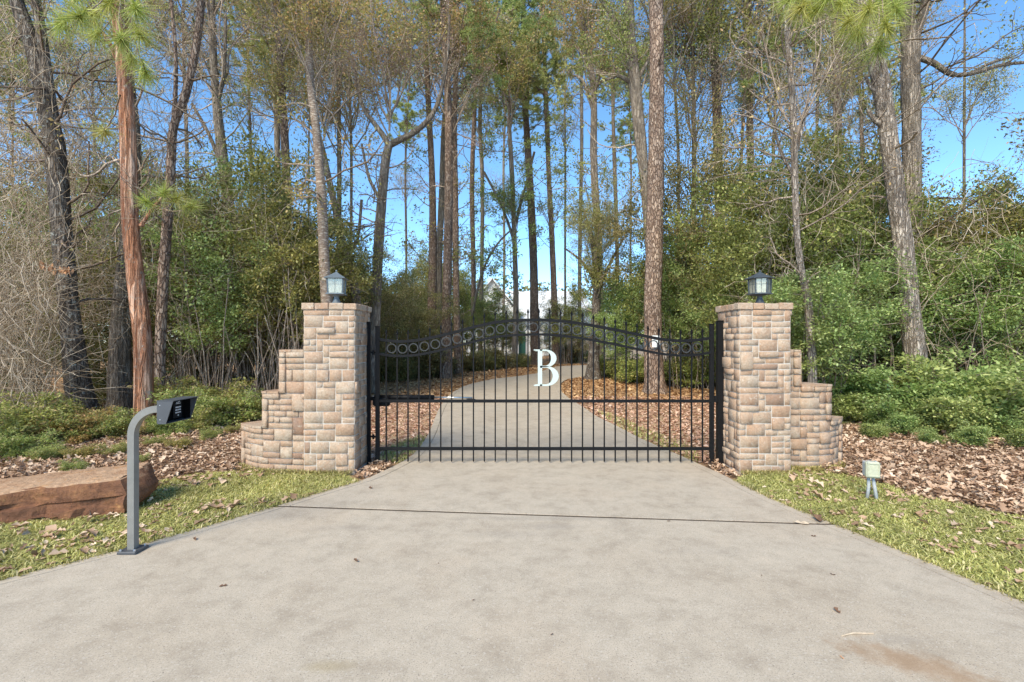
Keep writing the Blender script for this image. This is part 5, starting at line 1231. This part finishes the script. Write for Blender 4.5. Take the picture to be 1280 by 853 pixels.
# ------------------------------------------------------------------ vines and tangles
def tangle(name, boxes, mat, seed, rmin=.003, rmax=.009, sag=.6):
    rr = random.Random(seed); S = Segs()
    for (px0, px1, y0, y1, D0, D1, n) in boxes:
        for _ in range(n):
            D = rr.uniform(D0, D1); p = Wp(rr.uniform(px0, px1), rr.uniform(y0, y1), D)
            d = Vector((rr.gauss(0, .6), rr.gauss(0, .4), rr.gauss(.1, 1))).normalized(); r = rr.uniform(rmin, rmax)
            for i in range(rr.randint(6, 14)):
                d = (d + Vector((rr.gauss(0, .22), rr.gauss(0, .22), rr.gauss(-.05 * sag, .2)))).normalized(); q = p + d * rr.uniform(.1, .2)
                if q.z < 0: break
                S.add(p, q, r, r * .93); r *= .93; p = q
    return mobj(name, S.mesh(name, M[mat], 3))
o = tangle('vine_tangle', [(-60, 60, 330, 560, 7.6, 10, 1100), (-60, 130, 160, 420, 10, 12, 1200), (40, 230, 180, 400, 10, 12, 700), (-40, 250, 0, 220, 10, 13.5, 900), (-40, 130, 0, 260, 8.6, 9.3, 130)], 'vine', 61)
tag(o, 'dense tangle of bare tan vines hanging around the leftmost trunks', 'vines', kind='stuff')
o = tangle('vine_tangle', [(225, 385, 230, 440, 10.8, 12, 300)], 'vine', 64)
tag(o, 'thin bare vines looped through the green thicket left of the left pillar', 'vines', kind='stuff')
o = tangle('vine_tangle', [(955, 1280, 230, 450, 9.8, 11.5, 430), (960, 1110, 60, 260, 9.5, 14, 330), (840, 960, 330, 460, 15.5, 17.5, 200)], 'vine', 62)
tag(o, 'thin bare vines trailing over the right thicket', 'vines', kind='stuff')
# thin pale saplings in the dark foot of the thickets
def stems(name, label, px0, px1, D0, D1, n, seed, top=300):
    rr = random.Random(seed); S = Segs()
    for _ in range(n):
        D = rr.uniform(D0, D1); p = Vector(((rr.uniform(px0, px1) - 640) * D / F, D, -.04)); d = Vector((rr.gauss(0, .16), rr.gauss(0, .1), 1)).normalized(); r = rr.uniform(.006, .018); h = rr.uniform(1.4, 3.6); k = int(h / .25)
        for i in range(k):
            d = (d + Vector((rr.gauss(0, .05), rr.gauss(0, .05), 0))).normalized(); q = p + d * .25; S.add(p, q, r, r * .95); r *= .95; p = q
    tag(mobj(name, S.mesh(name, M['twig'], 4)), label, 'saplings', kind='stuff')
stems('bare_stems', 'crowd of thin upright stems in the dark foot of the left thicket', 215, 385, 10.2, 13.5, 110, 71)
stems('bare_stems', 'crowd of thin upright stems in the dark foot of the right thicket', 840, 905, 16, 18.5, 80, 72)
stems('bare_stems', 'thin upright stems among the bushes behind the right wall', 1000, 1290, 9.8, 12.5, 40, 73)

# near pine needle sprays
def spray(pts, label, seed, ln=.31):
    rr = random.Random(seed); S = Segs(); base = pts[0][0]
    t_ = thing('pine_bough', label, 'pine branch', base, 0)
    for (tip, root) in pts[1:]:
        S = Segs(); C, Dd = [], []
        a = Vector(root) - base; b_ = Vector(tip) - base; prev = a; n = 6
        for i in range(n):
            f = (i + 1) / n; q = a.lerp(b_, f) + Vector((rr.gauss(0, .01), rr.gauss(0, .01), -.06 * math.sin(f * 3.14))); S.add(prev, q, .009 * (1.2 - f * .7), .009 * (1.1 - f * .7)); prev = q
        d = (b_ - a).normalized()
        for i in range(170):
            f = rr.random(); C.append(tuple(b_ - d * f * f * .16)); v = Vector((rr.gauss(0, 1), rr.gauss(0, 1), rr.gauss(0, 1))).normalized(); v = (v + d * .6 + Vector((0, 0, -.15))).normalized(); Dd.append(tuple(v))
        br = mobj('branch', S.mesh('branch', M['twig'], 5), t_); n = len(C)
        mobj('needle_tuft', needle_tris('needle_tuft', np.array(C), np.array(Dd), rng.uniform(.7, 1.15, n) * ln, .008, M['needle_near']), br)['kind'] = 'stuff'
def WP(x, y, D): return Wp(x, y, D)
spray([(WP(155, -20, 5.6),)] + [(WP(x, y, D), WP(rx, ry, 5.6)) for (x, y, D, rx, ry) in ((98, 22, 5.2, 150, -25), (135, 5, 5.5, 155, -25), (170, 12, 5.4, 156, -25), (152, 50, 5.3, 150, -5), (182, 92, 5.8, 160, 15), (175, 45, 5.6, 156, 0), (130, 165, 7.2, 150, 120), (115, 20, 5.9, 150, -15), (75, 30, 5.5, 150, -30), (95, -5, 5.4, 150, -30), (165, 75, 6.4, 158, 20), (120, 45, 6, 150, 0))], 'long bright pine needle tufts hanging in front of the orange pine top', 81)
spray([(WP(200, 235, 8.2),)] + [(WP(x, y, D), WP(rx, ry, 8.3)) for (x, y, D, rx, ry) in ((182, 252, 8, 196, 258), (222, 248, 8.1, 200, 262), (240, 258, 8.4, 205, 262), (205, 240, 8, 196, 262))], 'small green pine needle tufts on the slender reddish pine at mid height', 82)
spray([(WP(1095, -30, 5.6),)] + [(WP(x, y, D), WP(rx, ry, 5.6)) for (x, y, D, rx, ry) in ((1085, 12, 5.2, 1100, -30), (1050, 5, 5.5, 1090, -30), (1020, 12, 5.6, 1080, -30), (1108, 35, 5.4, 1100, -20), (1072, 40, 5.5, 1095, -15), (1105, 0, 5.8, 1110, -30), (985, -2, 5.9, 1060, -30), (1060, 28, 5.4, 1095, -20), (1035, -8, 5.4, 1090, -30), (1120, 12, 5.6, 1110, -30), (1000, 10, 5.6, 1070, -30), (1098, 62, 5.6, 1098, 10))], 'long yellow green pine needle tufts drooping over the pale leaning trunk', 83)
# dead leaf cluster at left
t = thing('dead_leaf_cluster', 'bunch of hanging orange dead leaves in front of the dark lichen trunk', 'dead leaves', Wp(80, 336, 8.6))
S = Segs(); b0 = Vector((0, 0, 0)); S.add(b0 + Vector((.3, .2, .1)), b0, .006, .005); S.add(b0, Vector((-.22, 0, .03)), .005, .004); S.add(Vector((-.22, 0, .03)), Vector((-.4, 0, .14)), .004, .003); mobj('twig', S.mesh('twig', M['twig'], 5), t)
n = 46; xs = rng.uniform(-.45, .12, n); C = np.stack([xs, rng.normal(0, .03, n), np.where(xs < -.22, .03 + (-.22 - xs) * .55, .02) + rng.normal(0, .02, n)], 1)
D_ = unit(np.stack([rng.normal(0, .35, n), rng.normal(0, .3, n), -np.ones(n)], 1)); mobj('leaves', leaf_quads('leaves', C, D_, rdir(n), rng.uniform(.09, .17, n), rng.uniform(.03, .055, n), M['leaf_red']), t)

# ------------------------------------------------------------------ house beyond the trees
def hx(px, D): return (px - 640) * D / F
def hz(py, D): return CH - (py - 426.5) * D / F
D = 52; t = thing('house', 'white gabled house with pale roof glimpsed through the trees beyond the gate', 'house', (hx(660, D), D, 0))
ox, oy = hx(660, D), D
def hb(name, x0, x1, z0, z1, y0, y1, mat, par=None):
    bm = bmesh.new(); box(bm, x0 - ox, y0 - oy, z0, x1 - ox, y1 - oy, z1); return bm_obj(name, bm, M[mat], par or t)
x0, x1, x2, x3 = hx(583, D), hx(648, D), hx(752, D), hx(690, D)
w1 = hb('wall', x0, x1, 0, hz(392, D), D, D + 9, 'house_white')
# front gable triangle
bm = bmesh.new(); zb, zp = hz(392, D), hz(350, D); xm = (x0 + x1) / 2
a = [bm.verts.new((p[0] - ox, yy - oy, p[1])) for yy in (D, D + 9) for p in ((x0, zb), (x1, zb), (xm, zp))]
for f in ((0, 1, 2), (3, 5, 4), (0, 3, 4, 1), (1, 4, 5, 2), (2, 5, 3, 0)): bm.faces.new([a[k] for k in f])
bmesh.ops.recalc_face_normals(bm, faces=bm.faces[:]); bm_obj('gable', bm, M['house_white'], t)
for sgn, xe in ((-1, x0), (1, x1)):
    bm = bmesh.new(); th = .18; e = Vector((xe - ox + sgn * .4, 0, zb - .25)); p = Vector((xm - ox, 0, zp + .03))
    q = [bm.verts.new((v.x, yy, v.z + dz)) for yy in (-.5, 9.5) for (v, dz) in ((e, 0), (p, 0), (p, th), (e, th))]
    for f in ((0, 1, 2, 3), (7, 6, 5, 4), (0, 4, 5, 1), (1, 5, 6, 2), (2, 6, 7, 3), (3, 7, 4, 0)): bm.faces.new([q[k] for k in f])
    bmesh.ops.recalc_face_normals(bm, faces=bm.faces[:]); bm_obj('roof', bm, M['house_roof'], t)
w2 = hb('wall', x1 + .02, x2, 0, hz(400, D), D + 1, D + 9, 'house_white')
bm = bmesh.new(); q = [bm.verts.new(v) for v in ((x1 - ox, .6, hz(401, D)), (x2 - ox + .4, .6, hz(401, D)), (x2 - ox - 1.5, 5, hz(358, D)), (x1 - ox - 1, 5, hz(358, D)), (x2 - ox + .4, 9.4, hz(401, D)), (x1 - ox, 9.4, hz(401, D)))]
for f in ((0, 1, 2, 3), (3, 2, 4, 5), (1, 4, 2), (0, 3, 5), (0, 5, 4, 1)): bm.faces.new([q[k] for k in f])
bmesh.ops.recalc_face_normals(bm, faces=bm.faces[:]); bm_obj('roof', bm, M['house_roof'], t)
for (wx, za, zc, yy) in ((600, 425, 405, D), (618, 425, 405, D), (612, 390, 374, D), (668, 430, 408, D + 1), (684, 430, 408, D + 1), (700, 430, 408, D + 1)):
    wn = hb('window', hx(wx - 4, D), hx(wx + 4, D), hz(za, D), hz(zc, D), yy - .12, yy + .05, 'house_white')
    bm = bmesh.new(); box(bm, hx(wx - 3.2, D) - ox, yy - .15 - oy, hz(za - 2, D), hx(wx + 3.2, D) - ox, yy - .122 - oy, hz(zc + 2, D)); bm_obj('pane', bm, M['window_dark'], wn)
hb('door', hx(649, D), hx(657, D), 0, hz(415, D), D + .85, D + .98, 'green_door')
for cx in (646, 660, 677): hb('porch_column', hx(cx, D) - .12, hx(cx, D) + .12, 0, hz(412, D), D - 1.4, D - 1.15, 'house_white')
hb('porch_beam', hx(644, D), hx(680, D), hz(412, D), hz(408, D), D - 1.45, D - 1.1, 'house_white')
D2 = 42; t2 = thing('garage', 'low beige garage wall with a pale roof behind the short dark trunk', 'garage', (hx(745, D2), D2, 0)); t = t2; ox, oy = hx(745, D2), D2
hb('wall', hx(698, D2), hx(835, D2), 0, hz(418, D2), D2, D2 + 7, 'garage')
bm = bmesh.new(); xa, xb = hx(696, D2) - ox, hx(838, D2) - ox; q = [bm.verts.new(v) for v in ((xa, -.4, hz(418, D2)), (xb, -.4, hz(418, D2)), (xb - 1, 3.5, hz(385, D2)), (xa + 1.4, 3.5, hz(385, D2)), (xb, 7.4, hz(418, D2)), (xa, 7.4, hz(418, D2)))]
for f in ((0, 1, 2, 3), (3, 2, 4, 5), (1, 4, 2), (0, 3, 5), (0, 5, 4, 1)): bm.faces.new([q[k] for k in f])
bmesh.ops.recalc_face_normals(bm, faces=bm.faces[:]); bm_obj('roof', bm, M['house_roof'], t)
for wx in (762, 800):
    wn = hb('window', hx(wx - 6, D2), hx(wx + 6, D2), hz(438, D2), hz(422, D2), D2 - .08, D2 + .05, 'house_white'); bm = bmesh.new(); box(bm, hx(wx - 5, D2) - ox, -.11, hz(436.5, D2), hx(wx + 5, D2) - ox, -.082, hz(423.5, D2)); bm_obj('pane', bm, M['window_dark'], wn)

# far mass of woods closing the horizon
S_ = 900; rr = np.random.default_rng(5)
n = 60000; ang = rr.uniform(-1.25, 1.25, n); dist = rr.uniform(62, 90, n); X = np.sin(ang) * dist; Y = np.cos(ang) * dist
hgt = 7.0 + 4.5 * vnoise(np.stack([ang * 30, dist * .15], 1), 1.2, 4) + 5 * np.clip(np.abs(ang) - .25, 0, .5); Z = rr.uniform(0, 1, n) ** .8 * hgt
C = np.stack([X, Y, Z], 1); L = rr.uniform(.3, .7, n)
tag(mobj('far_woods', leaf_quads('far_woods', C, rdir(n), rdir(n), L, L * .6, M['leaf_olive'])), 'hazy line of distant evergreen woods closing the view behind the house', 'woods', kind='stuff')

tris = 0
for m in bpy.data.meshes: tris += sum(len(p.vertices) - 2 for p in m.polygons) if len(m.polygons) < 2000 else len(m.polygons) * (len(m.polygons[0].vertices) - 2)
print('MESH TRIS', tris, 'OBJECTS', len(SC.objects)); import sys; sys.stderr.write('TRIS %d\n' % tris)
for k_, v_ in PROTO.items(): print(k_, len(v_[0].polygons) * 2, v_[3])
